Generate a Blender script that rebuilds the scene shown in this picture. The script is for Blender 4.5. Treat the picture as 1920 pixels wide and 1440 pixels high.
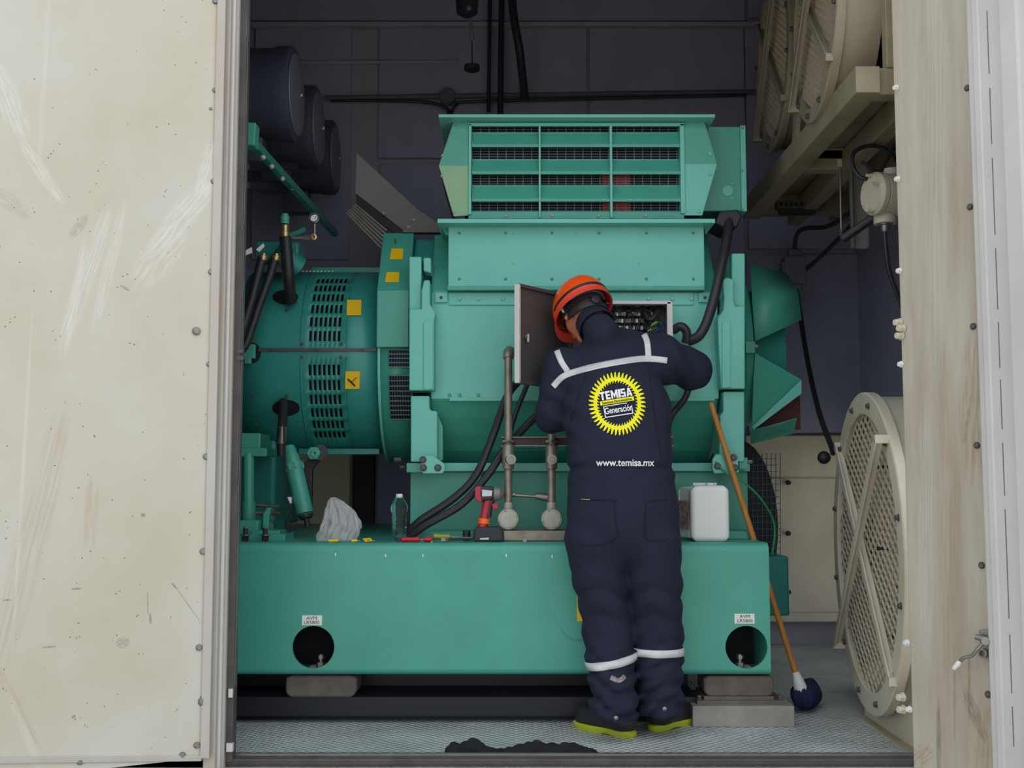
import bpy, bmesh, math, random
import numpy as np
from mathutils import Vector, Matrix, Euler
from mathutils.bvhtree import BVHTree
from mathutils.geometry import tessellate_polygon

random.seed(7)
SC = bpy.context.scene
for o in list(bpy.data.objects): bpy.data.objects.remove(o)

# ------------------------------------------------------------------ camera, sky, light, exposure
F = 2100.0                      # focal length in pixels of the 1920x1440 frame
TH = math.atan(176 / 2100)      # camera looks slightly upwards
CZ = 0.96                       # camera height above the enclosure floor
cam = bpy.data.cameras.new('camera'); co = bpy.data.objects.new('camera', cam)
SC.collection.objects.link(co)
cam.sensor_width = 36; cam.lens = 36 * F / 1920
co.location = (0, 0, CZ); co.rotation_euler = (math.pi / 2 + TH, 0, 0)
SC.camera = co
w = bpy.data.worlds.new('sky'); SC.world = w; w.use_nodes = True
bg = w.node_tree.nodes['Background']
bg.inputs[0].default_value = (0.86, 0.94, 1.0, 1); bg.inputs[1].default_value = 1.0
sd = bpy.data.lights.new('sun', 'SUN'); so = bpy.data.objects.new('sun', sd); SC.collection.objects.link(so)
sd.energy = 2.6; sd.color = (1, 0.93, 0.82); sd.angle = math.radians(2)
so.rotation_euler = (math.radians(-38), 0, math.radians(-14))      # sun stands behind the enclosure
so.location = (0, 12, 14)
SC.view_settings.view_transform = 'Standard'; SC.view_settings.look = 'None'
SC.view_settings.gamma = 1; SC.view_settings.use_curve_mapping = False
SC.view_settings.exposure = 0.62

# ------------------------------------------------------------------ helpers
def at(u, v, Y):
    """world point at depth Y seen at pixel (u, v) of the 1920x1440 photograph"""
    a, b = u - 960.0, 720.0 - v
    dy = F * math.cos(TH) - b * math.sin(TH); dz = F * math.sin(TH) + b * math.cos(TH)
    return Vector((a * Y / dy, Y, CZ + dz * Y / dy))
def X(u, Y, v=800): return at(u, v, Y).x
def Z(v, Y): return at(960, v, Y).z
def onfloor(u, v, z=0.0):
    a, b = u - 960.0, 720.0 - v
    dy = F * math.cos(TH) - b * math.sin(TH); dz = F * math.sin(TH) + b * math.cos(TH)
    Y = (z - CZ) * dy / dz
    return Vector((a * Y / dy, Y, z))
def lin(c): c /= 255.0; return c / 12.92 if c <= 0.04045 else ((c + 0.055) / 1.055) ** 2.4
def rgb(r, g, b): return (lin(r), lin(g), lin(b), 1)

WO = {}
def place(o, origin, parent):
    SC.collection.objects.link(o)
    WO[o.name] = Vector(origin)
    if parent is not None:
        o.parent = parent; o.location = Vector(origin) - WO[parent.name]
    else: o.location = origin
def tag(o, label=None, cat=None, group=None, kind=None):
    if label: o['label'] = label
    if cat: o['category'] = cat
    if group: o['group'] = group
    if kind: o['kind'] = kind
    return o
def thing(name, label, cat, loc, group=None):
    o = bpy.data.objects.new(name, None); o.empty_display_size = 0.05
    place(o, loc, None); return tag(o, label, cat, group)
def mesh_obj(name, verts, faces, mat, parent=None, smooth=False, bevel=0, solid=0, ang=35, subd=0, origin=None, recalc=True, seg=2, solid_off=0):
    vs = [Vector(v) for v in verts]
    if origin is None:
        lo = [min(v[i] for v in vs) for i in range(3)]; hi = [max(v[i] for v in vs) for i in range(3)]
        origin = Vector(((lo[0] + hi[0]) / 2, (lo[1] + hi[1]) / 2, lo[2]))
    origin = Vector(origin)
    me = bpy.data.meshes.new(name)
    me.from_pydata([tuple(v - origin) for v in vs], [], [tuple(f) for f in faces])
    if recalc:
        bm = bmesh.new(); bm.from_mesh(me)
        bmesh.ops.recalc_face_normals(bm, faces=bm.faces); bm.to_mesh(me); bm.free()
    if smooth:
        me.polygons.foreach_set('use_smooth', [True] * len(me.polygons))
        me.set_sharp_from_angle(angle=math.radians(ang))
    me.materials.append(mat)
    o = bpy.data.objects.new(name, me); place(o, origin, parent)
    if solid:
        m = o.modifiers.new('s', 'SOLIDIFY'); m.thickness = solid; m.offset = solid_off
    if bevel:
        m = o.modifiers.new('b', 'BEVEL'); m.width = bevel; m.segments = seg; m.limit_method = 'ANGLE'; m.angle_limit = math.radians(40)
    if subd:
        m = o.modifiers.new('d', 'SUBSURF'); m.levels = subd; m.render_levels = subd
    return o
def basis(d):
    d = Vector(d).normalized(); up = Vector((0, 0, 1)) if abs(d.z) < 0.9 else Vector((0, 1, 0))
    a = d.cross(up).normalized(); return a, a.cross(d).normalized(), d
class MB:
    def __init__(s): s.v = []; s.f = []
    def add(s, vs, fs):
        n = len(s.v); s.v += [Vector(v) for v in vs]; s.f += [tuple(i + n for i in f) for f in fs]; return s
    def box(s, x0, x1, y0, y1, z0, z1):
        return s.add([(x0,y0,z0),(x1,y0,z0),(x1,y1,z0),(x0,y1,z0),(x0,y0,z1),(x1,y0,z1),(x1,y1,z1),(x0,y1,z1)],
                     [(0,3,2,1),(4,5,6,7),(0,1,5,4),(1,2,6,5),(2,3,7,6),(3,0,4,7)])
    def bpx(s, u0, v0, u1, v1, Y, d):
        a = at(u0, v1, Y); b = at(u1, v0, Y)
        return s.box(min(a.x, b.x), max(a.x, b.x), Y, Y + d, min(a.z, b.z), max(a.z, b.z))
    def bar(s, p0, p1, wx, wy, up=None):
        p0, p1 = Vector(p0), Vector(p1); d = (p1 - p0).normalized()
        if up is None: a, b, _ = basis(d)
        else: a = d.cross(Vector(up)).normalized(); b = a.cross(d)
        vs = [p + a * sa * wx / 2 + b * sb * wy / 2 for p in (p0, p1) for sa, sb in ((-1,-1),(1,-1),(1,1),(-1,1))]
        return s.add(vs, [(0,1,2,3),(7,6,5,4),(0,4,5,1),(1,5,6,2),(2,6,7,3),(3,7,4,0)])
    def prism(s, pts, vec):
        pts = [Vector(p) for p in pts]; n = len(pts); vec = Vector(vec)
        return s.add(pts + [p + vec for p in pts], [tuple(range(n)), tuple(range(2*n-1, n-1, -1))] + [(i, (i+1) % n, (i+1) % n + n, i + n) for i in range(n)])
    def ppx(s, uv, Y, d): return s.prism([at(u, v, Y) for u, v in uv], (0, d, 0))
    def cyl(s, p0, p1, r0, r1=None, n=20, cap=True):
        r1 = r0 if r1 is None else r1
        return s.tube([p0, p1], [r0, r1], n, cap)
    def tube(s, pts, r, n=10, cap=True):
        pts = [Vector(p) for p in pts]; m = len(pts)
        rs = r if isinstance(r, (list, tuple)) else [r] * m
        d0 = (pts[1] - pts[0]).normalized(); a, b, _ = basis(d0); vs = []; pd = d0
        for i, p in enumerate(pts):
            d = (pts[min(i+1, m-1)] - pts[max(i-1, 0)])
            d = d.normalized() if d.length > 1e-9 else pd
            q = pd.rotation_difference(d); a = q @ a; b = q @ b; pd = d
            vs += [p + (a * math.cos(2*math.pi*k/n) + b * math.sin(2*math.pi*k/n)) * rs[i] for k in range(n)]
        fs = [(i*n+k, i*n+(k+1) % n, (i+1)*n+(k+1) % n, (i+1)*n+k) for i in range(m-1) for k in range(n)]
        if cap: fs += [tuple(range(n-1, -1, -1)), tuple(range((m-1)*n, m*n))]
        return s.add(vs, fs)
    def lathe(s, c, axis, prof, n=24, ref=None):
        """prof: list of (distance along axis, radius)"""
        c = Vector(c); a, b, d = basis(axis); m = len(prof); vs = []
        for h, r in prof:
            vs += [c + d*h + (a*math.cos(2*math.pi*k/n) + b*math.sin(2*math.pi*k/n)) * max(r, 1e-5) for k in range(n)]
        fs = [(i*n+k, i*n+(k+1) % n, (i+1)*n+(k+1) % n, (i+1)*n+k) for i in range(m-1) for k in range(n)]
        fs += [tuple(range(n-1, -1, -1)), tuple(range((m-1)*n, m*n))]
        return s.add(vs, fs)
    def ell(s, c, r, n=16, m=10, rot=None):
        c = Vector(c); vs = []
        for i in range(m+1):
            t = math.pi * i / m
            for k in range(n):
                p = Vector((r[0]*math.sin(t)*math.cos(2*math.pi*k/n), r[1]*math.sin(t)*math.sin(2*math.pi*k/n), r[2]*math.cos(t)))
                vs.append(c + (rot @ p if rot else p))
        return s.add(vs, [(i*n+k, (i+1)*n+k, (i+1)*n+(k+1) % n, i*n+(k+1) % n) for i in range(m) for k in range(n)])
    def build(s, name, mat, parent=None, **k): return mesh_obj(name, s.v, s.f, mat, parent, **k)
def spline(pts, n=8):
    pts = [Vector(p) for p in pts]; P = [pts[0]] + pts + [pts[-1]]; out = []
    for i in range(1, len(P) - 2):
        for k in range(n):
            t = k / n; a, b, c, d = P[i-1], P[i], P[i+1], P[i+2]
            out.append(0.5 * ((2*b) + (c - a)*t + (2*a - 5*b + 4*c - d)*t*t + (-a + 3*b - 3*c + d)*t**3))
    return out + [pts[-1]]
_bm = {}
def bolt(p, r, mat, parent, axis=(0, -1, 0), name='bolt', h=None):
    """hexagonal bolt head on its washer; all alike bolts share mesh data"""
    key = (round(r, 4), mat.name, round(h or 0, 4))
    if key not in _bm:
        b = MB(); hh = h or r*0.9
        b.lathe((0,0,0), (0,0,1), [(-0.0005, r*1.25), (r*0.18, r*1.25), (r*0.2, r*1.2)], 14)
        b.lathe((0,0,0), (0,0,1), [(r*0.2, r), (hh*0.85, r), (hh, r*0.82)], 6)
        me = bpy.data.meshes.new('bolt'); me.from_pydata([tuple(v) for v in b.v], [], b.f); me.materials.append(mat); _bm[key] = me
    o = bpy.data.objects.new(name, _bm[key])
    o.rotation_euler = Vector(axis).to_track_quat('Z', 'Y').to_euler()
    place(o, p, parent); return o
def sheet_holes(outer, holes, Y, mat, name, parent, t=0.008, bevel=0):
    """flat vertical sheet (x,z outline) with real holes"""
    loops = [[Vector((x, z, 0)) for x, z in outer]] + [[Vector((x, z, 0)) for x, z in h] for h in holes]
    flat = [p for l in loops for p in l]
    tri = tessellate_polygon(loops)
    return mesh_obj(name, [(p.x, Y, p.y) for p in flat], tri, mat, parent, solid=t, bevel=bevel)
def circle(cx, cz, r, n=40): return [(cx + r*math.cos(2*math.pi*i/n), cz + r*math.sin(2*math.pi*i/n)) for i in range(n)]

# ---- signed distance bodies -> one continuous mesh (surface nets)
def cone(P, a, b, ra, rb, S=(1,1,1)):
    S = np.array(S, float); p = P * S; a = np.array(a, float) * S; b = np.array(b, float) * S
    ab = b - a; L = max(float(ab @ ab), 1e-9)
    h = np.clip(((p - a) @ ab) / L, 0, 1)
    q = p - a - h[..., None] * ab
    return np.sqrt((q * q).sum(-1)) - (ra + (rb - ra) * h)
def smin(a, b, k):
    h = np.clip(0.5 + 0.5*(b - a)/k, 0, 1); return b*(1-h) + a*h - k*h*(1-h)
def nets(fn, lo, hi, res):
    lo = np.array(lo, float); hi = np.array(hi, float); n = np.maximum(((hi - lo)/res).astype(int) + 1, 3)
    ax = [lo[i] + np.arange(n[i]) * res for i in range(3)]
    V = np.empty(tuple(n))
    for i in range(0, n[0], 24):
        G = np.stack(np.meshgrid(ax[0][i:i+24], ax[1], ax[2], indexing='ij'), -1); V[i:i+24] = fn(G)
    V[0] = V[-1] = 1; V[:, 0] = V[:, -1] = 1; V[:, :, 0] = V[:, :, -1] = 1
    nc = n - 1; acc = np.zeros(tuple(nc) + (3,)); cnt = np.zeros(tuple(nc))
    offs = [(i, j, k) for i in (0, 1) for j in (0, 1) for k in (0, 1)]
    sub = lambda o: V[o[0]:o[0]+nc[0], o[1]:o[1]+nc[1], o[2]:o[2]+nc[2]]
    for a in offs:
        for d in range(3):
            if a[d]: continue
            b = list(a); b[d] = 1; va, vb = sub(a), sub(tuple(b)); m = (va < 0) != (vb < 0)
            den = np.where(m, va - vb, 1); t = np.where(m, va/den, 0)
            for q in range(3): acc[..., q] += np.where(m, a[q] + (t if q == d else 0), 0)
            cnt += m
    act = cnt > 0; idx = -np.ones(tuple(nc), int); idx[act] = np.arange(act.sum())
    I = np.argwhere(act); verts = lo + (I + acc[act] / cnt[act][:, None]) * res
    faces = []
    for d in range(3):
        e, f = [q for q in range(3) if q != d]
        sl = [slice(1, nc[q]) for q in range(3)]; sl[d] = slice(0, nc[d]); sl2 = list(sl); sl2[d] = slice(1, nc[d] + 1)
        m = (V[tuple(sl)] < 0) != (V[tuple(sl2)] < 0); sgn = V[tuple(sl)] < 0
        J = np.argwhere(m); base = [1, 1, 1]; base[d] = 0; J2 = J + np.array(base)
        def c(de, df):
            K = J2.copy(); K[:, e] -= de; K[:, f] -= df; return idx[K[:, 0], K[:, 1], K[:, 2]]
        q = np.stack([c(0, 0), c(1, 0), c(1, 1), c(0, 1)], 1)
        flip = sgn[tuple(J.T)] if d != 1 else ~sgn[tuple(J.T)]
        q[~flip] = q[~flip][:, ::-1]; faces.append(q)
    return verts, np.concatenate(faces)
def sdf_obj(name, fn, lo, hi, res, mat, parent=None, xf=None, smooth=True):
    v, f = nets(fn, lo, hi, res)
    if xf is not None:
        M = np.array(xf); v = v @ M[:3, :3].T + M[:3, 3]
    return mesh_obj(name, [tuple(p) for p in v], f.tolist(), mat, parent, smooth=smooth, ang=80)

# ------------------------------------------------------------------ materials
def mat(name, col, rough=0.5, metal=0, dirt=None, dirt_amt=0.0, dirt_scale=3.0, bump=0.0, bscale=60, stretch=(1,1,1), var=0.06,
        alpha=1.0, trans=0.0, specks=0.0, speck_scale=60, spec=0.5, speck_col=(0.03,0.03,0.03,1), ior=1.45):
    m = bpy.data.materials.new(name); m.use_nodes = True; nt = m.node_tree; N = nt.nodes; L = nt.links; P = N['Principled BSDF']
    P.inputs['Roughness'].default_value = rough; P.inputs['Metallic'].default_value = metal
    P.inputs['Specular IOR Level'].default_value = spec
    P.inputs['Alpha'].default_value = alpha; P.inputs['Transmission Weight'].default_value = trans; P.inputs['IOR'].default_value = ior
    tc = N.new('ShaderNodeTexCoord'); mp = N.new('ShaderNodeMapping'); mp.inputs['Scale'].default_value = stretch
    L.new(tc.outputs['Object'], mp.inputs['Vector'])
    n1 = N.new('ShaderNodeTexNoise'); n1.inputs['Scale'].default_value = dirt_scale; n1.inputs['Detail'].default_value = 8; n1.inputs['Roughness'].default_value = 0.62
    L.new(mp.outputs[0], n1.inputs['Vector'])
    mr = N.new('ShaderNodeMapRange'); mr.inputs[1].default_value = 0.35; mr.inputs[2].default_value = 0.75
    mr.inputs[3].default_value = 0; mr.inputs[4].default_value = max(dirt_amt, var) if dirt else var; L.new(n1.outputs[0], mr.inputs[0])
    mx = N.new('ShaderNodeMix'); mx.data_type = 'RGBA'; L.new(mr.outputs[0], mx.inputs['Factor'])
    mx.inputs['A'].default_value = col; mx.inputs['B'].default_value = dirt or (col[0]*0.4, col[1]*0.4, col[2]*0.4, 1)
    last = mx.outputs['Result']
    if specks:
        vo = N.new('ShaderNodeTexVoronoi'); vo.inputs['Scale'].default_value = speck_scale; L.new(tc.outputs['Object'], vo.inputs['Vector'])
        n3 = N.new('ShaderNodeTexNoise'); n3.inputs['Scale'].default_value = speck_scale*0.37; n3.inputs['Detail'].default_value = 2; L.new(tc.outputs['Object'], n3.inputs['Vector'])
        a = N.new('ShaderNodeMath'); a.operation = 'LESS_THAN'; a.inputs[1].default_value = 0.13; L.new(vo.outputs['Distance'], a.inputs[0])
        b = N.new('ShaderNodeMath'); b.operation = 'GREATER_THAN'; b.inputs[1].default_value = 0.6; L.new(n3.outputs[0], b.inputs[0])
        c = N.new('ShaderNodeMath'); c.operation = 'MULTIPLY'; L.new(a.outputs[0], c.inputs[0]); L.new(b.outputs[0], c.inputs[1])
        d = N.new('ShaderNodeMath'); d.operation = 'MULTIPLY'; d.inputs[1].default_value = specks; L.new(c.outputs[0], d.inputs[0])
        m2 = N.new('ShaderNodeMix'); m2.data_type = 'RGBA'; L.new(d.outputs[0], m2.inputs['Factor']); L.new(last, m2.inputs['A']); m2.inputs['B'].default_value = speck_col
        last = m2.outputs['Result']
    L.new(last, P.inputs['Base Color'])
    if bump:
        n2 = N.new('ShaderNodeTexNoise'); n2.inputs['Scale'].default_value = bscale; n2.inputs['Detail'].default_value = 3; L.new(mp.outputs[0], n2.inputs['Vector'])
        bp = N.new('ShaderNodeBump'); bp.inputs['Strength'].default_value = bump; bp.inputs['Distance'].default_value = 0.004
        L.new(n2.outputs[0], bp.inputs['Height']); L.new(bp.outputs[0], P.inputs['Normal'])
    m['last'] = 0
    return m
def smears(m, items, coord='Object'):
    """soft wiped patches: items of (centre x,z; angle; half length; half width; strength; colour)"""
    nt = m.node_tree; N = nt.nodes; L = nt.links; P = N['Principled BSDF']; last = P.inputs['Base Color'].links[0].from_socket
    tc = N.new('ShaderNodeTexCoord'); sx = N.new('ShaderNodeSeparateXYZ'); L.new(tc.outputs[coord], sx.inputs[0])
    def mth(op, a, b=None):
        x = N.new('ShaderNodeMath'); x.operation = op
        for i, q in enumerate((a, b)):
            if q is None: continue
            if isinstance(q, (int, float)): x.inputs[i].default_value = q
            else: L.new(q, x.inputs[i])
        return x.outputs[0]
    for cx, cz, ang, hl, hw, st, c in items:
        dx = mth('SUBTRACT', sx.outputs[0], cx); dz = mth('SUBTRACT', sx.outputs[2], cz)
        ca, sa = math.cos(ang), math.sin(ang)
        al = mth('DIVIDE', mth('ADD', mth('MULTIPLY', dx, ca), mth('MULTIPLY', dz, sa)), hl)
        ac = mth('DIVIDE', mth('SUBTRACT', mth('MULTIPLY', dz, ca), mth('MULTIPLY', dx, sa)), hw)
        r = mth('ADD', mth('MULTIPLY', al, al), mth('MULTIPLY', ac, ac))
        cb = N.new('ShaderNodeCombineXYZ'); L.new(mth('MULTIPLY', al, 1.2), cb.inputs[0]); L.new(mth('MULTIPLY', ac, 3.5), cb.inputs[1])
        nz = N.new('ShaderNodeTexNoise'); nz.inputs['Scale'].default_value = 1.6; nz.inputs['Detail'].default_value = 5; L.new(cb.outputs[0], nz.inputs['Vector'])
        k = N.new('ShaderNodeMapRange'); k.inputs[1].default_value = 1.0; k.inputs[2].default_value = 0.35; k.inputs[3].default_value = 0; k.inputs[4].default_value = 1; L.new(r, k.inputs[0])
        k2 = N.new('ShaderNodeMapRange'); k2.inputs[1].default_value = 0.38; k2.inputs[2].default_value = 0.62; k2.inputs[3].default_value = 0; k2.inputs[4].default_value = st; L.new(nz.outputs[0], k2.inputs[0])
        mx = N.new('ShaderNodeMix'); mx.data_type = 'RGBA'; L.new(mth('MULTIPLY', k.outputs[0], k2.outputs[0]), mx.inputs['Factor'])
        L.new(last, mx.inputs['A']); mx.inputs['B'].default_value = c; last = mx.outputs['Result']
    L.new(last, P.inputs['Base Color'])

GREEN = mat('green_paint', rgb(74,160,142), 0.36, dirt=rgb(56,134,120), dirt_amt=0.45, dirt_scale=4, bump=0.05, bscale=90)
GREEN_LIT = mat('green_paint_lit', rgb(108,190,176), 0.4, dirt=rgb(92,170,158), dirt_amt=0.4, dirt_scale=5)  # the same green, its lit tone put into the colour
GREEN_SHADE = mat('green_paint_shaded', rgb(54,144,134), 0.32, dirt=rgb(40,112,108), dirt_amt=0.5, dirt_scale=4)  # the same green darkened, shade painted into the parts further in
GREEN_BOUNCE = mat('green_paint_bounce', rgb(140,176,136), 0.4, dirt=rgb(104,160,136), dirt_amt=0.5, dirt_scale=9)  # yellow-green tint paints the bounce from the sunlit ground
BLACKM = mat('black_metal', rgb(38,38,46), 0.5, var=0.2)
DARK = mat('recess_shade', rgb(18,20,28), 0.8)  # near-black painted where shade fills openings and recesses
RUB = mat('black_rubber', rgb(42,40,46), 0.45, var=0.2)
SEAL = mat('seal_rubber', rgb(66,60,64), 0.5, dirt=rgb(100,92,88), dirt_amt=0.5, dirt_scale=14)
FOAM = mat('acoustic_foam', rgb(162,163,188), 0.9, bump=0.5, bscale=260, var=0.25, specks=0.5, speck_scale=210, speck_col=rgb(128,128,148))  # lighter and bluer than foam, a haze put into the colour
RIB = mat('wall_rib_paint', rgb(168,164,176), 0.7, var=0.2)
CREAM = mat('cream_paint', rgb(206,198,180), 0.5, dirt=rgb(150,138,112), dirt_amt=0.5, dirt_scale=3)
CREAMD = mat('aged_cream_paint', rgb(176,166,138), 0.5, dirt=rgb(130,116,88), dirt_amt=0.6, dirt_scale=4)
DOORL = mat('door_cream_dirty', rgb(198,194,185), 0.5, dirt=rgb(184,172,146), dirt_amt=0.9, dirt_scale=1.3, specks=0.85, speck_scale=55, speck_col=rgb(90,82,74), bump=0.04, bscale=200)
DOORR = mat('door_right_streaked', rgb(178,172,160), 0.5, dirt=rgb(142,126,104), dirt_amt=0.8, dirt_scale=3.5, stretch=(3,3,0.35), bump=0.03)
WHITE = mat('white_paint', rgb(208,205,204), 0.4, dirt=rgb(180,176,172), dirt_amt=0.5, dirt_scale=2)
FRAMEW = mat('frame_paint_worn', rgb(182,180,176), 0.45, dirt=rgb(176,154,136), dirt_amt=0.8, dirt_scale=5, stretch=(1,1,0.3))
RUST = mat('rusty_sill_paint', rgb(204,196,186), 0.55, dirt=rgb(150,104,76), dirt_amt=0.7, dirt_scale=9, stretch=(0.6,1,1))
GREY = mat('grey_metal', rgb(128,126,124), 0.45, 0.2, dirt=rgb(88,84,78), dirt_amt=0.5, dirt_scale=8)
GREYD = mat('dark_grey_sheet', rgb(86,80,82), 0.45, 0.2, dirt=rgb(64,60,62), dirt_amt=0.5)
STEEL = mat('steel', rgb(142,140,136), 0.42, 0.8, var=0.3, dirt=rgb(110,104,98), dirt_amt=0.5, dirt_scale=20)
PIPE = mat('galvanised_pipe', rgb(150,142,128), 0.42, 0.45, dirt=rgb(92,84,72), dirt_amt=0.7, dirt_scale=22)
BOXM = mat('aged_white_box', rgb(178,172,162), 0.45, 0.1, dirt=rgb(128,120,108), dirt_amt=0.6, dirt_scale=20)
BRASS = mat('brass', rgb(186,160,110), 0.3, 0.8, var=0.3)
YEL = mat('yellow_sticker', rgb(238,192,20), 0.5, var=0.1)
WHT = mat('white_plastic', rgb(222,222,222), 0.35, var=0.04)
PAPER = mat('white_label', rgb(232,232,228), 0.5, var=0.1, dirt_scale=40)
INK = mat('black_ink', rgb(28,28,32), 0.6)
NAVY = mat('navy_cotton', rgb(22,26,48), 0.88, var=0.35, dirt=rgb(36,40,58), dirt_amt=0.45, dirt_scale=5, bump=0.25, bscale=500)
REFL = mat('reflective_tape', rgb(206,206,206), 0.4, var=0.12, dirt=rgb(160,160,162), dirt_amt=0.4, dirt_scale=30)
LOGOY = mat('logo_yellow', rgb(240,232,10), 0.6, var=0.02)
LOGOW = mat('logo_white', rgb(232,232,236), 0.6, var=0.02)
LOGOB = mat('logo_black', rgb(30,30,30), 0.7, var=0.02)
ORNG = mat('helmet_orange', rgb(244,84,14), 0.22, var=0.03)
ORNR = mat('helmet_red_orange_edge', rgb(226,74,58), 0.35, var=0.03)
SKIN = mat('skin', rgb(196,128,98), 0.55, var=0.15, dirt=rgb(170,96,74), dirt_amt=0.4, dirt_scale=16)
HAIR = mat('hair', rgb(70,56,48), 0.85, var=0.5, bump=0.6, bscale=400)
BOOT = mat('black_leather', rgb(44,42,44), 0.4, var=0.3)
BEAM = mat('beam_cream_dimmed', rgb(150,140,116), 0.6, dirt=rgb(108,98,78), dirt_amt=0.7, dirt_scale=5)  # darker cream, the dimmer light near the roof painted in
FAN_DIM = mat('fan_cream_dimmed', rgb(158,150,130), 0.6, dirt=rgb(120,110,92), dirt_amt=0.6, dirt_scale=4)  # upper fans' cream darkened, their weaker light put into the colour
LIME = mat('lime_sole', rgb(176,186,40), 0.6, var=0.2)
WOOD = mat('broom_wood', rgb(196,136,66), 0.5, dirt=rgb(150,96,44), dirt_amt=0.7, dirt_scale=12, stretch=(4,4,0.6))
RED = mat('red_plastic', rgb(186,28,40), 0.35, var=0.1)
DRED = mat('drill_red', rgb(176,40,58), 0.35, var=0.1)
ORP = mat('orange_plastic', rgb(240,110,30), 0.4, var=0.05)
BLP = mat('black_plastic', rgb(40,38,46), 0.45, var=0.15)
AMB = mat('amber_handle', rgb(150,150,40), 0.25, var=0.1)
MOPM = mat('navy_mop_yarn', rgb(34,40,78), 0.95, var=0.4, bump=0.6, bscale=120)
TREAD = mat('tread_plate', rgb(196,200,200), 0.5, 0.0, dirt=rgb(136,138,138), dirt_amt=0.7, dirt_scale=3)
CONC = mat('concrete_ground', rgb(186,178,166), 0.9, dirt=rgb(150,142,130), dirt_amt=0.6, dirt_scale=1)
SCREEN = mat('fan_screen_wire', rgb(196,184,164), 0.5, var=0.2)
FILT = mat('brown_filter_backing', rgb(116,104,92), 0.9, var=0.3, dirt=rgb(70,62,56), dirt_amt=0.8, dirt_scale=6)
FILT2 = mat('filter_backing_lightened', rgb(172,158,144), 0.9, var=0.2, dirt=rgb(120,108,98), dirt_amt=0.6, dirt_scale=6)  # same backing, colour lightened against the shade behind the floor fan's screen
MESHM = mat('wire_mesh_dark', rgb(92,106,116), 0.5, 0.3)
REDOX = mat('red_oxide_panel', rgb(150,40,38), 0.6)
MAROON = mat('maroon_panel', rgb(84,38,42), 0.6)
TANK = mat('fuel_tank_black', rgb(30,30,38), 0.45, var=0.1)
MOUNT = mat('rubber_mount_dusty', rgb(112,102,94), 0.8, dirt=rgb(76,68,64), dirt_amt=0.8, dirt_scale=12)
PAD = mat('mounting_plate_grey', rgb(160,156,148), 0.55, dirt=rgb(112,104,94), dirt_amt=0.7, dirt_scale=8)
CLEAR = mat('clear_plastic', rgb(240,246,250), 0.05, trans=1.0, ior=1.22, var=0.0, bump=0.9, bscale=45)
BAGM = mat('plastic_bag_film', rgb(232,234,236), 0.15, alpha=0.30, var=0.1, bump=0.35, bscale=30)
GWIRE = mat('green_wire', rgb(30,140,84), 0.4)
BLUEW = mat('blue_wire', rgb(30,80,170), 0.4)
YGW = mat('yellow_green_wire', rgb(180,190,60), 0.4)
GREYB = mat('grey_box_paint', rgb(98,98,108), 0.5, var=0.1)
INT = mat('cabinet_inside_grey', rgb(96,92,92), 0.5, var=0.3)
WIRES = mat('dark_wire_loom', rgb(34,32,36), 0.5)
CLOTH = mat('black_cloth', rgb(26,25,30), 0.95, var=0.4)

# tread pattern and cream wipe marks
def tread(m):
    nt = m.node_tree; N = nt.nodes; L = nt.links; P = N['Principled BSDF']
    tc = N.new('ShaderNodeTexCoord'); w1 = N.new('ShaderNodeTexWave'); w2 = N.new('ShaderNodeTexWave')
    for wv, r in ((w1, 0.785), (w2, -0.785)):
        mp = N.new('ShaderNodeMapping'); mp.inputs['Rotation'].default_value = (0, 0, r); L.new(tc.outputs['Object'], mp.inputs[0]); L.new(mp.outputs[0], wv.inputs[0])
        wv.inputs['Scale'].default_value = 12
    mm = N.new('ShaderNodeMath'); mm.operation = 'MULTIPLY'; L.new(w1.outputs['Fac'], mm.inputs[0]); L.new(w2.outputs['Fac'], mm.inputs[1])
    bp = N.new('ShaderNodeBump'); bp.inputs['Strength'].default_value = 0.9; bp.inputs['Distance'].default_value = 0.01
    L.new(mm.outputs[0], bp.inputs['Height']); L.new(bp.outputs[0], P.inputs['Normal'])
tread(TREAD)
def folds(m):
    nt = m.node_tree; N = nt.nodes; L = nt.links; P = N['Principled BSDF']; old = P.inputs['Normal'].links[0].from_socket
    tc = N.new('ShaderNodeTexCoord'); mp = N.new('ShaderNodeMapping'); mp.inputs['Scale'].default_value = (1, 1, 1.5); L.new(tc.outputs['Object'], mp.inputs[0])
    n = N.new('ShaderNodeTexNoise'); n.noise_type = 'RIDGED_MULTIFRACTAL'; n.inputs['Scale'].default_value = 5.5; n.inputs['Detail'].default_value = 3; n.inputs['Distortion'].default_value = 0.6; L.new(mp.outputs[0], n.inputs['Vector'])
    b = N.new('ShaderNodeBump'); b.inputs['Strength'].default_value = 0.55; b.inputs['Distance'].default_value = 0.02; L.new(n.outputs[0], b.inputs['Height']); L.new(old, b.inputs['Normal']); L.new(b.outputs[0], P.inputs['Normal'])
folds(NAVY)

# ------------------------------------------------------------------ setting
YB = 6.6; XL, XR = -3.4, 2.05; ZT = 3.95; YF = 3.93
def struct(o, label=None): tag(o, label, None, None, 'structure'); return o
struct(MB().box(-30, 30, -40, 30, -0.75, -0.65).build('ground', CONC), 'pale concrete yard outside the enclosure')
fl = MB().box(XL, XR, YF - 0.02, YB, -0.06, 0.0).build('floor', TREAD, origin=(0, 0, 0)); struct(fl, 'grey tread plate floor of the enclosure')
wb = MB().box(XL, XR, YB, YB + 0.08, -0.06, ZT).build('wall_back', RIB); struct(wb, 'dark rear wall lined with acoustic panels')
wl_ = MB().box(XL - 0.08, XL, YF, 5.95, -0.06, ZT).box(XL - 0.08, XL, 5.95, YB + 0.08, 1.7, ZT).build('wall_left', FOAM); struct(wl_, 'left end wall beyond the engine, with an added low rear opening for daylight')  # unseen low rear opening added to let daylight in
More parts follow.
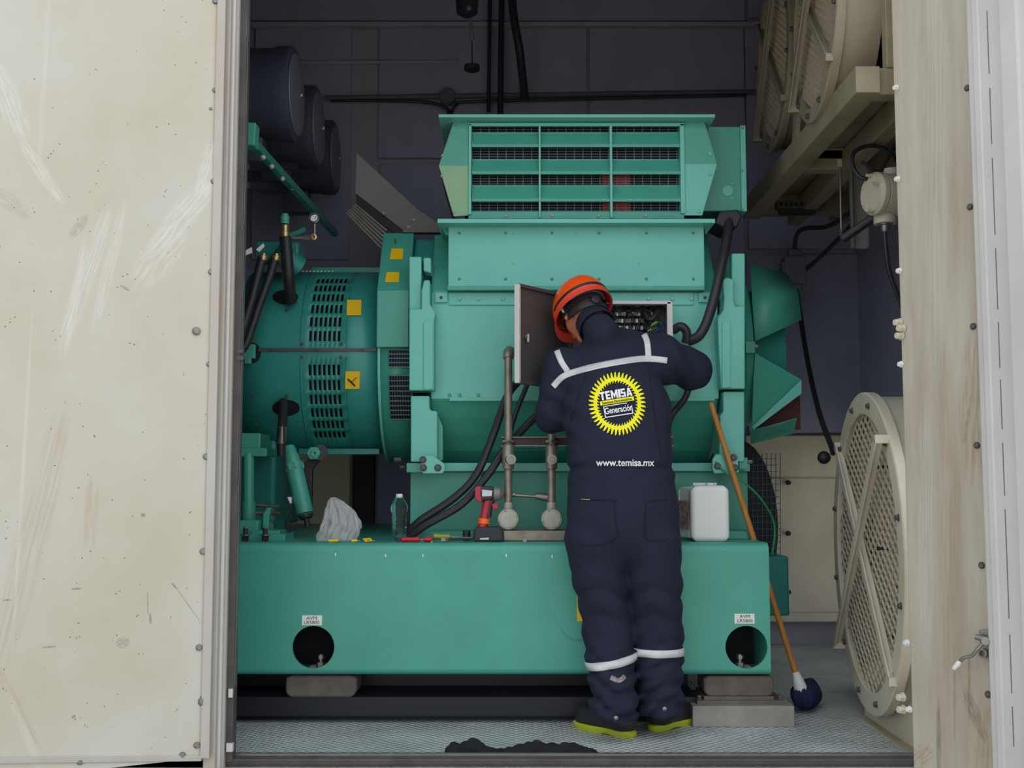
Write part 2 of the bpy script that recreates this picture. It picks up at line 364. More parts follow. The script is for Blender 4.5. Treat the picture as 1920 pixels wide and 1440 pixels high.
wr_ = MB(); wr_.box(XR, XR + 0.08, YF - 0.1, 5.35, -0.06, ZT).box(XR, XR + 0.08, 5.35, YB + 0.08, 1.1, ZT).box(XR, XR + 0.08, 5.35, YB + 0.08, -0.06, 0.1).box(XR, XR + 0.08, 6.45, YB + 0.08, 0.1, 1.1)
wr_ = wr_.build('wall_right', FOAM); struct(wr_, 'right end wall with an added low opening for daylight')  # unseen low opening added so daylight reaches the rear wall
for k in range(4): MB().bar((XR + .04, 5.35, .2 + .24*k), (XR + .04, 6.45, .2 + .24*k), .10, .006, up=(.6,0,1)).build('added_opening_slat', CREAM, wr_)  # slats across the added daylight opening
struct(MB().box(XL - 0.1, XR + 0.1, YF - 0.1, YB + 0.1, ZT, ZT + 0.1).build('ceiling', FOAM))
# acoustic panels proud of the rear wall, with joints
def panel_px(u0, v0, u1, v1, m=FOAM, name='panel', d=0.03):
    a = at(u0, v1, YB - d); b = at(u1, v0, YB - d)
    MB().box(a.x, b.x, YB - d, YB + 0.001, a.z, b.z).build(name, m, wb, bevel=0.008)
for r in [(470,52,660,486), (708,52,1100,296), (1106,52,1395,296), (708,306,1100,640), (1106,306,1395,640), (1404,40,1660,466),
          (1404,476,1645,812), (1652,476,1900,812), (250,52,462,486), (120,500,655,845), (708,650,1100,1000), (1106,650,1395,1000), (1404,40,1900,40.5)]:
    panel_px(*r)
for r in [(470,-160,1395,38), (120,-160,462,38), (1404,-160,1900,32)]: panel_px(*r)
panel_px(470,846,655,985, mat('lightened_cream', rgb(236,226,190), .5), 'panel', 0.05); panel_px(1404,816,1900,1160, CREAM, 'panel', 0.05); panel_px(660,852,704,985, BLACKM, 'panel', 0.02)  # left panel's cream brightened in place of light that doesn't reach it
b = MB(); b.bpx(470, 40, 1900, 48, YB - 0.07, 0.07); b.build('rail', RIB, wb, bevel=0.004)
b = MB(); b.bpx(1410, 1150, 1900, 1166, YB - 0.12, 0.07); b.build('rail', CREAM, wb, bevel=0.004)
b = MB(); b.bpx(1404, 895, 1900, 898, YB - 0.056, 0.01); b.build('rail', CREAMD, wb)
# front wall beside and above the opening
b = MB(); b.box(XL, X(430, YF), YF - 0.02, YF + 0.06, -0.65, ZT); struct(b.build('wall_front', FRAMEW))
b = MB(); b.box(1.42, XR + .1, YF - 0.06, YF + 0.0, -0.65, ZT); struct(b.build('wall_front_right', FRAMEW))
b = MB(); b.box(X(430, YF), 1.42, YF - 0.02, YF + 0.06, 2.95, ZT); struct(b.build('wall_header', FRAMEW))  # unseen header, set low to darken the upper interior
# threshold: seal lip, and rusty painted sill below
b = MB(); b.box(X(415, 3.9), 1.42, 3.885, 3.93, -0.012, 0.012); struct(b.build('trim_1', SEAL, bevel=0.005), 'black rubber sill seal')
b = MB(); b.box(X(415, 3.9), 1.42, 3.925, 3.94, -0.0, 0.02); struct(b.build('trim_2', STEEL))
b = MB(); b.box(XL, 1.9, 3.70, 3.89, -0.65, -0.016); struct(b.build('trim_3', RUST, bevel=0.006, origin=(0,0,0)), 'white sill rail with rust')
# left jamb: stepped painted profile, then the dark seal
jl = thing('door_jamb', 'narrow worn white door jamb beside the big dirty left panel', 'jamb', at(430, 1425, 3.86))
jl['kind'] = 'structure'
ZB0, ZT0 = -0.03, 3.4
def vstrip(u0, u1, Y, d, name, m, par, z0=ZB0, z1=ZT0, bev=0.004, vref=720):
    return MB().box(X(u0, Y, vref), X(u1, Y, vref), Y, Y + d, z0, z1).build(name, m, par, bevel=bev)
vstrip(396, 418, 3.80, 0.09, 'jamb_flange', FRAMEW, jl, -0.06)
vstrip(416, 427, 3.83, 0.06, 'jamb_step', WHITE, jl)
vstrip(425, 434, 3.86, 0.04, 'jamb_step', FRAMEW, jl)
sl = vstrip(434, 450, 3.88, 0.05, 'seal_strip', SEAL, jl, 0.0)
vstrip(449.5, 452, 3.89, 0.03, 'metal_lip', STEEL, jl, 0.25)
for v in (655, 668): MB().bpx(444, v, 456, v + 7, 3.875, 0.02).build('catch_plate', GREYD, jl)
MB().bpx(428, 1292, 436, 1308, 3.87, 0.02).build('catch_plate', WHITE, jl); MB().bpx(424, 1394, 436, 1410, 3.87, 0.02).build('catch_plate', WHITE, jl)

# left opened door leaf
dl0 = Vector((X(394, 3.80), 3.78, 0)); dl1 = Vector((-2.35, 3.12, 0))
dv = (dl1 - dl0).normalized(); dn = Vector((0, 0, 1)).cross(dv).normalized()
if dn.y > 0: dn = -dn
def on_left(u, v, off=0.0):
    a, b_ = u - 960.0, 720.0 - v
    d = Vector((a, F*math.cos(TH) - b_*math.sin(TH), F*math.sin(TH) + b_*math.cos(TH)))
    o = Vector((0, 0, CZ)); t = ((dl0 + dn*off) - o).dot(dn) / d.dot(dn); return o + d*t
zb = on_left(370, 1422).z
b = MB(); b.prism([dl0 + Vector((0,0,zb)), dl1 + Vector((0,0,zb)), dl1 + Vector((0,0,3.4)), dl0 + Vector((0,0,3.4))], -dn*0.05)
d1 = b.build('door_1', DOORL, origin=(0, 0, 0)); struct(d1, 'large dirty cream painted steel panel filling the left side')
def osmear(u, v, ang, hl, hw, st, c):
    p = on_left(u, v); return (p.x, p.z, math.radians(ang), hl, hw, st, c)
W_ = rgb(216,213,206); Bn = rgb(168,142,112); Dk = rgb(70,64,58)
smears(DOORL, [osmear(78,322,-58,0.13,0.022,0.8,W_), osmear(15,185,-68,0.15,0.04,0.7,W_), osmear(345,400,58,0.2,0.045,0.8,W_), osmear(388,320,80,0.12,0.03,0.75,W_),
    osmear(160,520,76,0.28,0.03,0.6,W_), osmear(205,500,80,0.25,0.02,0.6,W_), osmear(140,560,84,0.22,0.012,0.7,W_), osmear(300,480,60,0.15,0.06,0.5,W_),
    osmear(148,425,62,0.05,0.016,0.8,Bn), osmear(20,380,-40,0.08,0.03,0.4,Bn), osmear(60,1010,80,0.5,0.05,0.35,Bn), osmear(165,960,88,0.13,0.012,0.5,Bn), osmear(178,975,88,0.12,0.01,0.4,Bn),
    osmear(230,1205,40,0.022,0.02,0.5,Dk), osmear(282,1160,-84,0.02,0.0045,0.95,Dk), osmear(277,1130,-88,0.045,0.002,0.8,Dk), osmear(268,966,0,0.008,0.008,1.0,Dk), osmear(143,1104,2,0.016,0.0035,1.0,Dk),
    osmear(13,1125,0,0.014,0.003,1.0,Dk), osmear(92,1213,3,0.022,0.004,0.8,Dk), osmear(326,1098,-50,0.014,0.004,0.9,Dk), osmear(234,540,-28,0.018,0.005,0.8,Dk), osmear(138,1344,70,0.008,0.006,0.95,Dk),
    osmear(20,1300,-65,0.22,0.012,0.5,Bn), osmear(50,1380,-70,0.2,0.012,0.5,W_), osmear(42,900,89,0.6,0.006,0.6,W_), osmear(83,150,89,0.4,0.008,0.4,W_), osmear(350,1130,-58,0.1,0.002,0.8,Dk)])
for u, v, r in [(403,4,.008),(402,170,.007),(395,205,.005),(400,341,.008),(395,511,.008),(391,684,.007),(386,857,.009),(380,1035,.009),(373,1215,.009),(369,1398,.009),
             (342,1417,.009),(150,1429,.009),(368,622,.012),(402,611,.012),(401,636,.012),(380,1316,.013)]:
    bolt(on_left(u, v - 1), r, STEEL, d1, axis=dn)
# sheet edge fold at the leaf's free edge
e0 = on_left(394, 720); MB().bar((e0.x + .012, e0.y - .004, zb), (e0.x + .012, e0.y - .004, 3.4), 0.03, 0.014, up=(0,1,0)).build('edge_fold', FRAMEW, d1, bevel=0.003)
MB().bar(on_left(-600, 1432, 0.002) , Vector((dl0.x, dl0.y, zb)) + dn*0.002, 0.012, 0.018, up=(0,0,1)).build('bottom_fold', FRAMEW, d1, bevel=0.002)

# right opened leaf seen at an angle, and the bright leaf beside it
rA = at(1692, 720, 3.70); rB = at(1842, 720, 3.48); rA.z = rB.z = 0
rv = (rB - rA).normalized(); rn = rv.cross(Vector((0, 0, 1))).normalized()
if rn.y > 0: rn = -rn
def on_right(u, v, off=0.0):
    a, b_ = u - 960.0, 720.0 - v
    d = Vector((a, F*math.cos(TH) - b_*math.sin(TH), F*math.sin(TH) + b_*math.cos(TH)))
    o = Vector((0, 0, CZ)); t = ((rA + rn*off) - o).dot(rn) / d.dot(rn); return o + d*t
z0_, z1_ = -0.35, 3.4; zz0 = Vector((0,0,z0_)); zz1 = Vector((0,0,z1_))
b = MB(); b.prism([rA + zz0, rB + zz0, rB + zz1, rA + zz1], -rn*0.05)
d2 = b.build('door_2', DOORR, origin=(0,0,0), bevel=0.003); struct(d2, 'streaked cream door leaf right of the opening')
def rs(u, v, ang, hl, hw, st, c): p = on_right(u, v); return (p.x, p.z, math.radians(ang), hl, hw, st, c)
Br = rgb(150,122,92); Bd = rgb(96,78,62)
smears(DOORR, [rs(1830,760,88,0.28,0.04,0.7,Br), rs(1770,770,89,0.25,0.012,0.5,Br), rs(1812,800,84,0.07,0.006,0.6,Bd), rs(1760,1400,89,0.16,0.006,0.85,Bd), rs(1828,1340,-76,0.09,0.014,0.75,Bd), rs(1817,1290,89,0.12,0.003,0.8,Bd),
    rs(1720,1420,60,0.06,0.03,0.6,Br), rs(1780,1040,89,0.5,0.03,0.4,Br), rs(1735,1000,89,0.5,0.02,0.5,rgb(190,190,186)), rs(1790,1320,89,0.14,0.004,0.5,Bd), rs(1850,1420,89,0.2,0.03,0.6,Br), rs(1754,300,89,0.8,0.03,0.35,rgb(196,196,190))])
for u, v in [(1679,165),(1682,336),(1685,508),(1688,683),(1699,1205),(1704,1330)]: bolt(on_right(u + 2, v), 0.009, WHT, d2, axis=(-1, -0.4, 0), h=0.012)
for u, v in [(1684,605),(1687,630),(1690,1307),(1691,1330),(1690,616)]: bolt(on_right(u + 3, v), 0.012, CREAM, d2, axis=(-1, -0.4, 0), h=0.022)
for u, v in [(1814,165),(1819,388),(1825,612),(1832,835),(1841,1060),(1853,1302)]: bolt(on_right(u, v), 0.009, GREYD, d2, axis=rn, h=0.007)
q0 = on_right(1843, 720, 0.004)
MB().bar((q0.x + .004, q0.y, z0_), (q0.x + .004, q0.y, z1_), 0.006, 0.01, up=(0,1,0)).build('edge_gap', BLACKM, d2)
# latch
lt = thing('door_latch', 'small chrome lever latch on the edge of the streaked right door leaf', 'latch', on_right(1845, 1200))
lp = lambda u, v, o: on_right(u, v, o)
MB().prism([lp(1838,1180,.004), lp(1858,1182,.004), lp(1860,1234,.004), lp(1842,1232,.004)], rn*0.008).build('back_plate', STEEL, lt, bevel=0.003)
MB().cyl(lp(1848,1202,.01), lp(1848,1202,.045), .012).cyl(lp(1830,1194,.03), lp(1852,1200,.03), .009).build('pivot', STEEL, lt, smooth=True)
MB().lathe(lp(1846,1224,.01), rn, [(0,.014),(.012,.014),(.013,.008),(.004,.007)]).build('eye_ring', STEEL, lt, smooth=True)
MB().tube(spline([lp(1843,1207,.04), lp(1832,1218,.05), lp(1822,1230,.052), lp(1808,1233,.055), lp(1800,1240,.056)]), .0055, 10).build('lever', STEEL, lt, smooth=True)
MB().tube([lp(1802,1238,.056), lp(1797,1244,.056), lp(1788,1254,.057)], [.004,.009,.006], 10).build('lever_tip', WHT, lt, smooth=True)
for u, v in ((1855,1188),(1856,1226)): bolt(lp(u, v, .012), .005, STEEL, lt, axis=rn)
# bright leaf: pressed profile with vertical ribs
wA = at(1836, 720, 3.45); wB = at(2150, 720, 2.9); prof = []
wv = (wB - wA); wv.z = 0; wn = wv.cross(Vector((0,0,1))).normalized()
if wn.y > 0: wn = -wn
for t, o_ in [(0,0),(.03,0),(.05,-.0),(.055,.014),(.1,.014),(.11,.012),(.27,.012),(.30,.045),(.42,.045),(.45,.01),(.6,.01),(.63,.045),(.8,.045),(.84,.0),(1,.0)]:
    p = wA + wv*t + wn*o_; prof.append((p.x, p.y))
poly = [Vector((x, y, z0_)) for x, y in prof] + [Vector((x + .03, y + .05, z0_)) for x, y in reversed(prof)]
d3 = MB().prism(poly, (0,0,z1_ - z0_)).build('door_3', WHITE, bevel=0.006); struct(d3, 'bright white ribbed door leaf at the right edge')
for k, (v0, v1) in enumerate([(20,138),(165,270),(296,440),(465,580),(604,690),(712,805),(830,930),(955,1160),(1190,1300),(1325,1400)]):
    p0 = wA + wv*.17 + wn*.0125; za_, zb_2 = Z(v1, p0.y), Z(v0, p0.y)
    MB().bar((p0.x, p0.y, za_), (p0.x, p0.y, zb_2), .0022, .003, up=(0,1,0)).build('hinge_seam', mat('seam_grey', rgb(120,118,116), .6) if k == 0 else bpy.data.materials['seam_grey'], d3)

# ------------------------------------------------------------------ skid
SY, SZ1, SZ0 = 4.45, Z(1018, 4.45), Z(1265, 4.45)
sk = thing('generator_skid', 'long green steel base frame carrying the generator, labelled twice', 'base frame', (-0.5, SY, SZ0))
sx1 = X(1442, SY, 1100); hl = [at(588, 1213, SY), at(1399, 1213, SY)]; hr = 0.082
RE = .03
sheet_holes([(-3.0, SZ0 + .022), (sx1, SZ0 + .022), (sx1, SZ1 - RE), (-3.0, SZ1 - RE)], [circle(h.x, h.z, hr) for h in hl], SY, GREEN, 'front_plate', sk, 0.012)
def quarter(cy, cz, r_, a0, a1, name, n=7):
    pts = [(cy - r_*math.cos(a0 + (a1-a0)*k/n), cz + r_*math.sin(a0 + (a1-a0)*k/n)) for k in range(n+1)]; pts += [(cy, cz)]
    MB().prism([(-3.0, y, z) for y, z in pts], (sx1 + 3.0, 0, 0)).build(name, GREEN, sk, smooth=True, ang=30)
quarter(SY - .006 + RE, SZ1 - RE, RE, 0, math.pi/2, 'rounded_edge'); quarter(SY - .006 + .022, SZ0 + .022, .022, -math.pi/2, 0, 'rounded_edge')
MB().box(-3.0, sx1, SY + .02, 6.3, SZ1 - .012, SZ1).build('top_plate', GREEN, sk)
MB().box(-3.0, sx1, SY + .012, SY + .2, SZ0 - .0, SZ0 + .006).build('bottom_flange', GREEN, sk)
MB().box(sx1 - .012, sx1, SY + .012, 6.3, SZ0, SZ1 - .012).build('end_plate', GREEN, sk)
MB().box(-3.0, sx1 - .02, SY + .22, SY + .24, SZ0, SZ1 - .02).build('inner_web', DARK, sk)  # green web coloured near-black for the shade inside the skid
for i, h in enumerate(hl):
    r_ = MB(); n = 40
    for k in range(n):
        pass
    MB().lathe((h.x, SY - .007, h.z), (0, 1, 0), [(0, hr + .001), (0, hr + .004), (.02, hr + .004), (.02, hr + .001)], 40).build('hole_rim', GREEN_LIT, sk, smooth=True) if False else None
    p = at(602 if i == 0 else 1387, 1240, SY + .06)
    s = MB(); s.cyl((p.x, SY + .06, SZ0 + .004), (p.x, SY + .06, SZ0 + .07), .008, n=10); s.lathe((p.x, SY + .06, SZ0 + .02), (0,0,1), [(0,.018),(.018,.018)], 6)
    s.lathe((p.x, SY + .06, SZ0 + .052), (0,0,1), [(0,.014),(.014,.014)], 6); s.build('stud_bolt', STEEL, sk)
    MB().box(p.x - .05, p.x + .05, SY + .02, SY + .14, SZ0 + .004, SZ0 + .016).build('mount_washer_plate', RUST, sk)
    c = at(585 if i == 0 else 1396, 1163 if i == 0 else 1160, SY - .007)
    MB().box(c.x - .039, c.x + .039, SY - .0075, SY - .006, c.z - .019, c.z + .019).build('label_plate', PAPER, sk)

def text_mesh(body, size, offset=0.0):
    cu = bpy.data.curves.new('t', 'FONT'); cu.body = body; cu.size = size; cu.align_x = 'CENTER'; cu.align_y = 'CENTER'; cu.offset = offset; cu.resolution_u = 3
    o = bpy.data.objects.new('t', cu); SC.collection.objects.link(o); bpy.context.view_layer.update()
    me = o.evaluated_get(bpy.context.evaluated_depsgraph_get()).to_mesh()
    vs = [v.co.copy() for v in me.vertices]; fs = [tuple(p.vertices) for p in me.polygons]
    o.to_mesh_clear() if False else None
    bpy.data.objects.remove(o); return vs, fs
def flat_text(name, body, size, c, parent, m, sx=1.0, off=0.0, ux=(1,0,0), uz=(0,0,1)):
    vs, fs = text_mesh(body, size, off); ux, uz = Vector(ux), Vector(uz)
    return mesh_obj(name, [Vector(c) + ux*v.x*sx + uz*v.y for v in vs], fs, m, parent, recalc=False)
for u, v in ((585, 1163), (1396, 1160)):
    c = at(u, v, SY); 
    flat_text('printed_text', 'AVM', .018, (c.x, SY - .0085, c.z + .009), sk, INK, 1.15)
    flat_text('printed_text', 'LR5800', .018, (c.x, SY - .0085, c.z - .008), sk, INK, 1.1)
# half-round cover plate behind the worker with its yellow sticker
cc = at(1100, 1146, SY); pts = [(cc.x + .122*math.cos(a), SY - .012, max(cc.z + .122*math.sin(a), cc.z - .108)) for a in [2*math.pi*i/48 for i in range(48)]]
MB().prism(pts, (0, .006, 0)).build('cover_plate', GREEN, sk, bevel=0.001)
MB().bpx(1082, 1117, 1098, 1165, SY - .0135, .0012).build('warning_sticker', YEL, sk)
# white paint chips along the top
for u, v in ((628,1034),(948,1036),(1034,1038),(792,1036),(722,1036)):
    MB().bpx(u, v + 3, u + 2, v + 8, SY - .0068, .0008).build('paint_chip', PAPER, sk)
# fuel tank plinth beneath, mounts
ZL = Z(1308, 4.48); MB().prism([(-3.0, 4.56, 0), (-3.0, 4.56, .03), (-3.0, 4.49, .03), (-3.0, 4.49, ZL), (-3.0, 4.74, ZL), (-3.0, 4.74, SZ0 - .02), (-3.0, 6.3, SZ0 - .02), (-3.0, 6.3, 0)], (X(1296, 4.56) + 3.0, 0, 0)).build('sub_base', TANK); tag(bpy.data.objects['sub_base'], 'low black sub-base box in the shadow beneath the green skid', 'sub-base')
m1 = thing('anti_vibration_mount', 'dusty rounded rubber mount under the left end of the green skid', 'mount', (X(601, 4.52), 4.52, .08), 'rubber mounts under the skid')
zt = SZ0 - .009
def pill(u0, u1, Y, z0, z1, d, par, name, m):
    x0, x1 = X(u0, Y, 1290), X(u1, Y, 1290); r = min(.03, (z1 - z0)*.45); pts = []
    for cx, cz, a0 in ((x1 - r, z1 - r*.6, 0), (x0 + r, z1 - r*.6, 90), (x0 + r, z0 + r, 180), (x1 - r, z0 + r, 270)):
        for k in range(7):
            a = math.radians(a0 + 15*k); rz = r*.6 if cz > (z0 + z1)/2 else r
            pts.append((cx + r*math.cos(a), Y, cz + rz*math.sin(a)))
    MB().prism(pts, (0, d, 0)).build(name, m, par, bevel=.008, smooth=True)
pill(535, 668, 4.48, Z(1308, 4.48), zt, .16, m1, 'rubber_block', MOUNT)
m2 = thing('anti_vibration_mount', 'dusty rounded rubber mount under the right end of the green skid on grey plates', 'mount', (X(1390, 4.5), 4.5, 0), 'rubber mounts under the skid')
pill(1320, 1452, 4.47, Z(1307, 4.47), zt, .16, m2, 'rubber_block', MOUNT)
MB().box(X(1307,4.45,1320), X(1472,4.45,1320), 4.45, 4.68, Z(1326,4.45), Z(1314,4.45)).box(X(1320,4.46,1310), X(1452,4.46,1310), 4.46, 4.66, Z(1314,4.46), Z(1306,4.46)).build('clamp_plate', mat('clamp_dark', rgb(112,104,98), .7, dirt=rgb(70,64,60), dirt_amt=.7, dirt_scale=10), m2, bevel=.003)
MB().box(X(1299,4.42,1340), X(1490,4.42,1340), 4.42, 4.72, 0, Z(1324,4.42)).build('mounting_plate', PAD, m2, bevel=.004)
for u in (1312, 1464): bolt((X(u,4.46,1320), 4.47, Z(1315,4.45)), .01, GREYD, m2, axis=(0,0,1), h=.02)

# ------------------------------------------------------------------ alternator
YA = 4.85; AX = 5.42
al = thing('alternator', 'large green alternator with louvred air box on top, filling the middle of the opening', 'generator', (X(1080, YA), 4.9, SZ1))
# pedestal
PY = 4.9
MB().box(X(770, PY), X(1400, PY), PY, 5.95, SZ1, Z(884, PY)).build('pedestal', GREEN, al, bevel=.004)
MB().box(X(770, PY), X(1402, PY), PY - .035, 5.97, Z(884, PY), Z(868, PY - .03)).build('pedestal_ledge', GREEN_LIT, al, bevel=.004)
MB().box(X(765, 4.8), X(890, 4.8), 4.72, 4.9, SZ1, Z(996, 4.72)).build('foot_rail', GREEN, al, bevel=.003)
MB().box(X(1290, 4.8), X(1405, 4.8), 4.72, 4.9, SZ1, Z(996, 4.72)).build('foot_rail', GREEN, al, bevel=.003)
# barrel (polygonal section)
zc = (Z(545, YA) + Z(750, YA)) / 2
sec = [(YA, Z(750, YA)), (YA, Z(545, YA)), (YA + .06, Z(505, YA + .06)), (5.05, Z(440, 5.05)), (5.25, Z(425, 5.05)), (5.6, Z(425, 5.05)), (5.8, Z(440, 5.05)), (5.95, Z(545, YA)), (5.95, Z(750, YA)), (5.8, Z(868, 5.0)), (5.12, Z(868, 5.08)), (5.03, Z(845, 5.03)), (4.96, Z(815, 4.96)), (4.90, Z(783, 4.90))]
def ring(x, k=1.0): return [Vector((x, 5.4 + (y - 5.4)*k, zc + (z - zc)*k)) for y, z in sec]
MB().prism(ring(X(806, YA)), (X(1348, YA) - X(806, YA), 0, 0)).build('barrel', GREEN, al, bevel=.012)
# front skin with flange line
MB().bpx(808, 548, 1345, 748, YA - .008, .012).build('front_skin', GREEN_LIT, al, bevel=.003)
MB().bpx(843, 745, 1340, 752, YA - .014, .02).build('lower_lip', GREEN_LIT, al, bevel=.002)
MB().bpx(842, 548, 1300, 572, YA - .016, .012).build('bolt_strip', GREEN_LIT, al, bevel=.002)
for u in (862, 897, 943, 1216, 1260, 1296): bolt(at(u, 560, YA - .016), .0085, GREEN_LIT, al)
for u, v in ((843,741),(862,741),(897,741)): bolt(at(u, v, YA - .008), .007, GREEN, al)
for u in (815, 1310): MB().bpx(u, 548, u + 24, 567, YA - .022, .02).build('lug', GREEN_LIT, al, bevel=.003); bolt(at(u + 12, 558, YA - .022), .006, GREYD, al)
# terminal plate above
MB().bpx(840, 417, 1320, 541, 4.80, .25).build('terminal_box', GREEN_LIT, al, bevel=.004)
MB().bpx(838, 536, 1322, 544, 4.795, .06).build('terminal_box_lip', GREEN, al, bevel=.003)
for u in (861, 948, 1035, 1123, 1212, 1300):
    for v in (437, 523): bolt(at(u, v, 4.80), .0055, GREEN_SHADE, al)
for u in (961, 1080, 1198):
    for v in (439, 494): bolt(at(u, v, 4.80), .004, GREEN_LIT, al)
MB().bpx(820, 410, 1341, 418, 4.72, .5).build('terminal_box_flange', GREEN_LIT, al, bevel=.002)
MB().ppx([(822,418),(842,418),(842,441),(836,441)], 4.82, .2).build('gusset', GREEN_SHADE, al); MB().ppx([(1320,418),(1341,418),(1322,440)], 4.82, .2).build('gusset', GREEN_SHADE, al)
# air box
ab = MB(); AYf = 4.80
ab.bpx(872, 222, 1290, 408, AYf + .06, .5)
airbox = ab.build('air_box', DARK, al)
MB().bpx(822, 214, 1341, 220, 4.73, .62).build('roof_sheet', GREEN_LIT, airbox, bevel=.002)
MB().bpx(848, 221, 1318, 231, AYf + .002, .02).build('head_rail', GREEN_SHADE, airbox)
for u0, u1, v0, v1 in ((878,884,232,402),(1277,1283,232,400)): MB().bpx(u0, v0, u1, v1, AYf - .012, .1).build('frame_side', GREEN_LIT, airbox, bevel=.002)
MB().bpx(878, 230, 1283, 236, AYf - .012, .012).build('frame_top', GREEN_LIT, airbox, bevel=.002)
MB().bpx(878, 396, 1283, 410, AYf + .0, .1).build('frame_sill', GREEN, airbox, bevel=.002)
for u in (949, 1035, 1123, 1211): bolt(at(u, 405, AYf), .006, STEEL, airbox)
for u in (1012, 1146): MB().bpx(u - 1.5, 234, u + 1.5, 408, AYf - .014, .04).build('divider', GREEN_LIT, airbox, bevel=.001)
# louvre slats: lip + sloping blade, in three bays
for vtop, vbot in ((251,276),(301,327),(350,378)):
    for u0, u1 in ((885,1010.5),(1013.5,1144.5),(1147.5,1277)):
        a = at(u0, vtop, AYf + .028); b_ = at(u1, vtop, AYf + .028); c = at(u1, vbot - 4, AYf); d = at(u0, vbot - 4, AYf)
        e = at(u1, vbot, AYf - .004); f = at(u0, vbot, AYf - .004); g = at(u1, vbot - 6, AYf - .004); h = at(u0, vbot - 6, AYf - .004)
        mb = MB(); mb.add([a, b_, c, d], [(0,1,2,3)]); mb.add([h, g, e, f], [(0,1,2,3)]); mb.add([a, b_, b_ + Vector((0,0,.006)), a + Vector((0,0,.006))], [(0,1,2,3)])
        mb.build('louver_slat', GREEN, airbox, solid=.003, recalc=False)
# wire grille in the gaps
g = MB(); gy = AYf + .034
for v0, v1 in ((236,252),(277,302),(328,351),(378,398)):
    n = int((1277 - 885) / 5.4)
    for k in range(25): 
        u = 885 + 16*k
        g.bar(at(u, v0, gy), at(u, v1, gy), .0028, .0028)
    v = v0 + 2
    while v < v1: g.bar(at(884, v, gy), at(1278, v, gy), .0022, .0022); v += 5
tag(g.build('wire_grille', MESHM, airbox), kind='stuff')
MB().bpx(1130, 326, 1182, 396, AYf + .045, .01).build('red_inner_panel', REDOX, airbox)
# chevron side panels, ground bounce painted into the lower halves
def chev(sgn):
    if sgn < 0:
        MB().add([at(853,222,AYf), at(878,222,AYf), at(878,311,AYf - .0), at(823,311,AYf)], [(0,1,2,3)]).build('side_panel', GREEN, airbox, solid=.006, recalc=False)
        MB().add([at(823,311,AYf), at(878,311,AYf), at(878,404,AYf), at(851,406,AYf)], [(0,1,2,3)]).build('side_panel', GREEN_BOUNCE, airbox, solid=.006, recalc=False)
        MB().add([at(853,222,AYf), at(823,311,AYf), at(823,311,AYf)+Vector((0,.5,0)), at(853,222,AYf)+Vector((0,.5,0))], [(0,1,2,3)]).add([at(823,311,AYf), at(851,406,AYf), at(851,406,AYf)+Vector((0,.5,0)), at(823,311,AYf)+Vector((0,.5,0))], [(0,1,2,3)]).build('side_skin', MAROON, airbox, solid=.004, recalc=False)
        for u, v in ((855,235),(830,292),(829,330),(852,399)): bolt(at(u, v, AYf + .0), .006, STEEL, airbox)
    else:
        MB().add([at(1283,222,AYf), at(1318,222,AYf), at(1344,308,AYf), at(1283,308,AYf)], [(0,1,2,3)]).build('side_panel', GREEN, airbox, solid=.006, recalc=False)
        MB().add([at(1283,308,AYf), at(1344,308,AYf), at(1316,404,AYf), at(1283,404,AYf)], [(0,1,2,3)]).build('side_panel', GREEN_LIT, airbox, solid=.006, recalc=False)
        MB().add([at(1318,222,AYf), at(1344,308,AYf), at(1344,308,AYf)+Vector((0,.5,0)), at(1318,222,AYf)+Vector((0,.5,0))], [(0,1,2,3)]).add([at(1344,308,AYf), at(1316,404,AYf), at(1316,404,AYf)+Vector((0,.5,0)), at(1344,308,AYf)+Vector((0,.5,0))], [(0,1,2,3)]).build('side_skin', GREEN_SHADE, airbox, solid=.004, recalc=False)
        for u, v in ((1308,222),(1331,287),(1331,325),(1309,395)): bolt(at(u, v + 2, AYf), .009, GREEN_LIT, airbox)
chev(-1); chev(1)
tb = MB().bpx(1312, 237, 1396, 396, AYf + .12, .35).build('side_cabinet', GREEN, al, bevel=.005)
MB().bpx(1391, 235, 1398, 396, AYf + .10, .35).build('cabinet_edge', GREEN_LIT, tb, bevel=.002)
MB().lathe(at(1364, 358, AYf + .119), (0,-1,0), [(0,.024),(.003,.024),(.0031,.021)], 28).build('round_knockout', GREEN_LIT, tb, smooth=True)
for u, v in ((1355,344),(1372,344),(1355,372),(1372,372)): bolt(at(u, v, AYf + .12), .004, GREEN_LIT, tb)
for u, v in ((1392,240),(1391,320),(1392,392)): bolt(at(u, v, AYf + .10), .005, STEEL, tb)
MB().ppx([(1341,418),(1350,396),(1384,392),(1392,404),(1384,424),(1366,430)], AYf + .04, .2).build('cable_hood', BLACKM, tb, bevel=.008)
# end frames
def poly_part(uv, Y, d, name, m=GREEN_LIT, par=al, bev=.005): return MB().ppx(uv, Y, d).build(name, m, par, bevel=bev)
lf = poly_part([(767,579),(790,579),(790,545),(795,525),(806,525),(806,570),(817,588),(814,600),(814,732),(767,732)], 4.76, .2, 'end_frame')
poly_part([(767,481),(790,481),(790,581),(767,581)], 4.79, .2, 'frame_post', par=lf); poly_part([(794,483),(808,483),(808,512),(794,508)], 4.80, .1, 'frame_lug', par=lf)
poly_part([(794,606),(798,601),(808,601),(812,606),(812,726),(808,730),(796,730),(794,726)], 4.752, .02, 'raised_pad', par=lf, bev=.002)
poly_part([(770,742),(805,742),(805,766),(809,770),(820,771),(820,866),(770,866)], 4.79, .14, 'frame_leg', par=lf)
MB().ppx([(820,775),(830,800),(830,862),(820,866)], 4.83, .1).build('leg_flank', GREEN, lf)
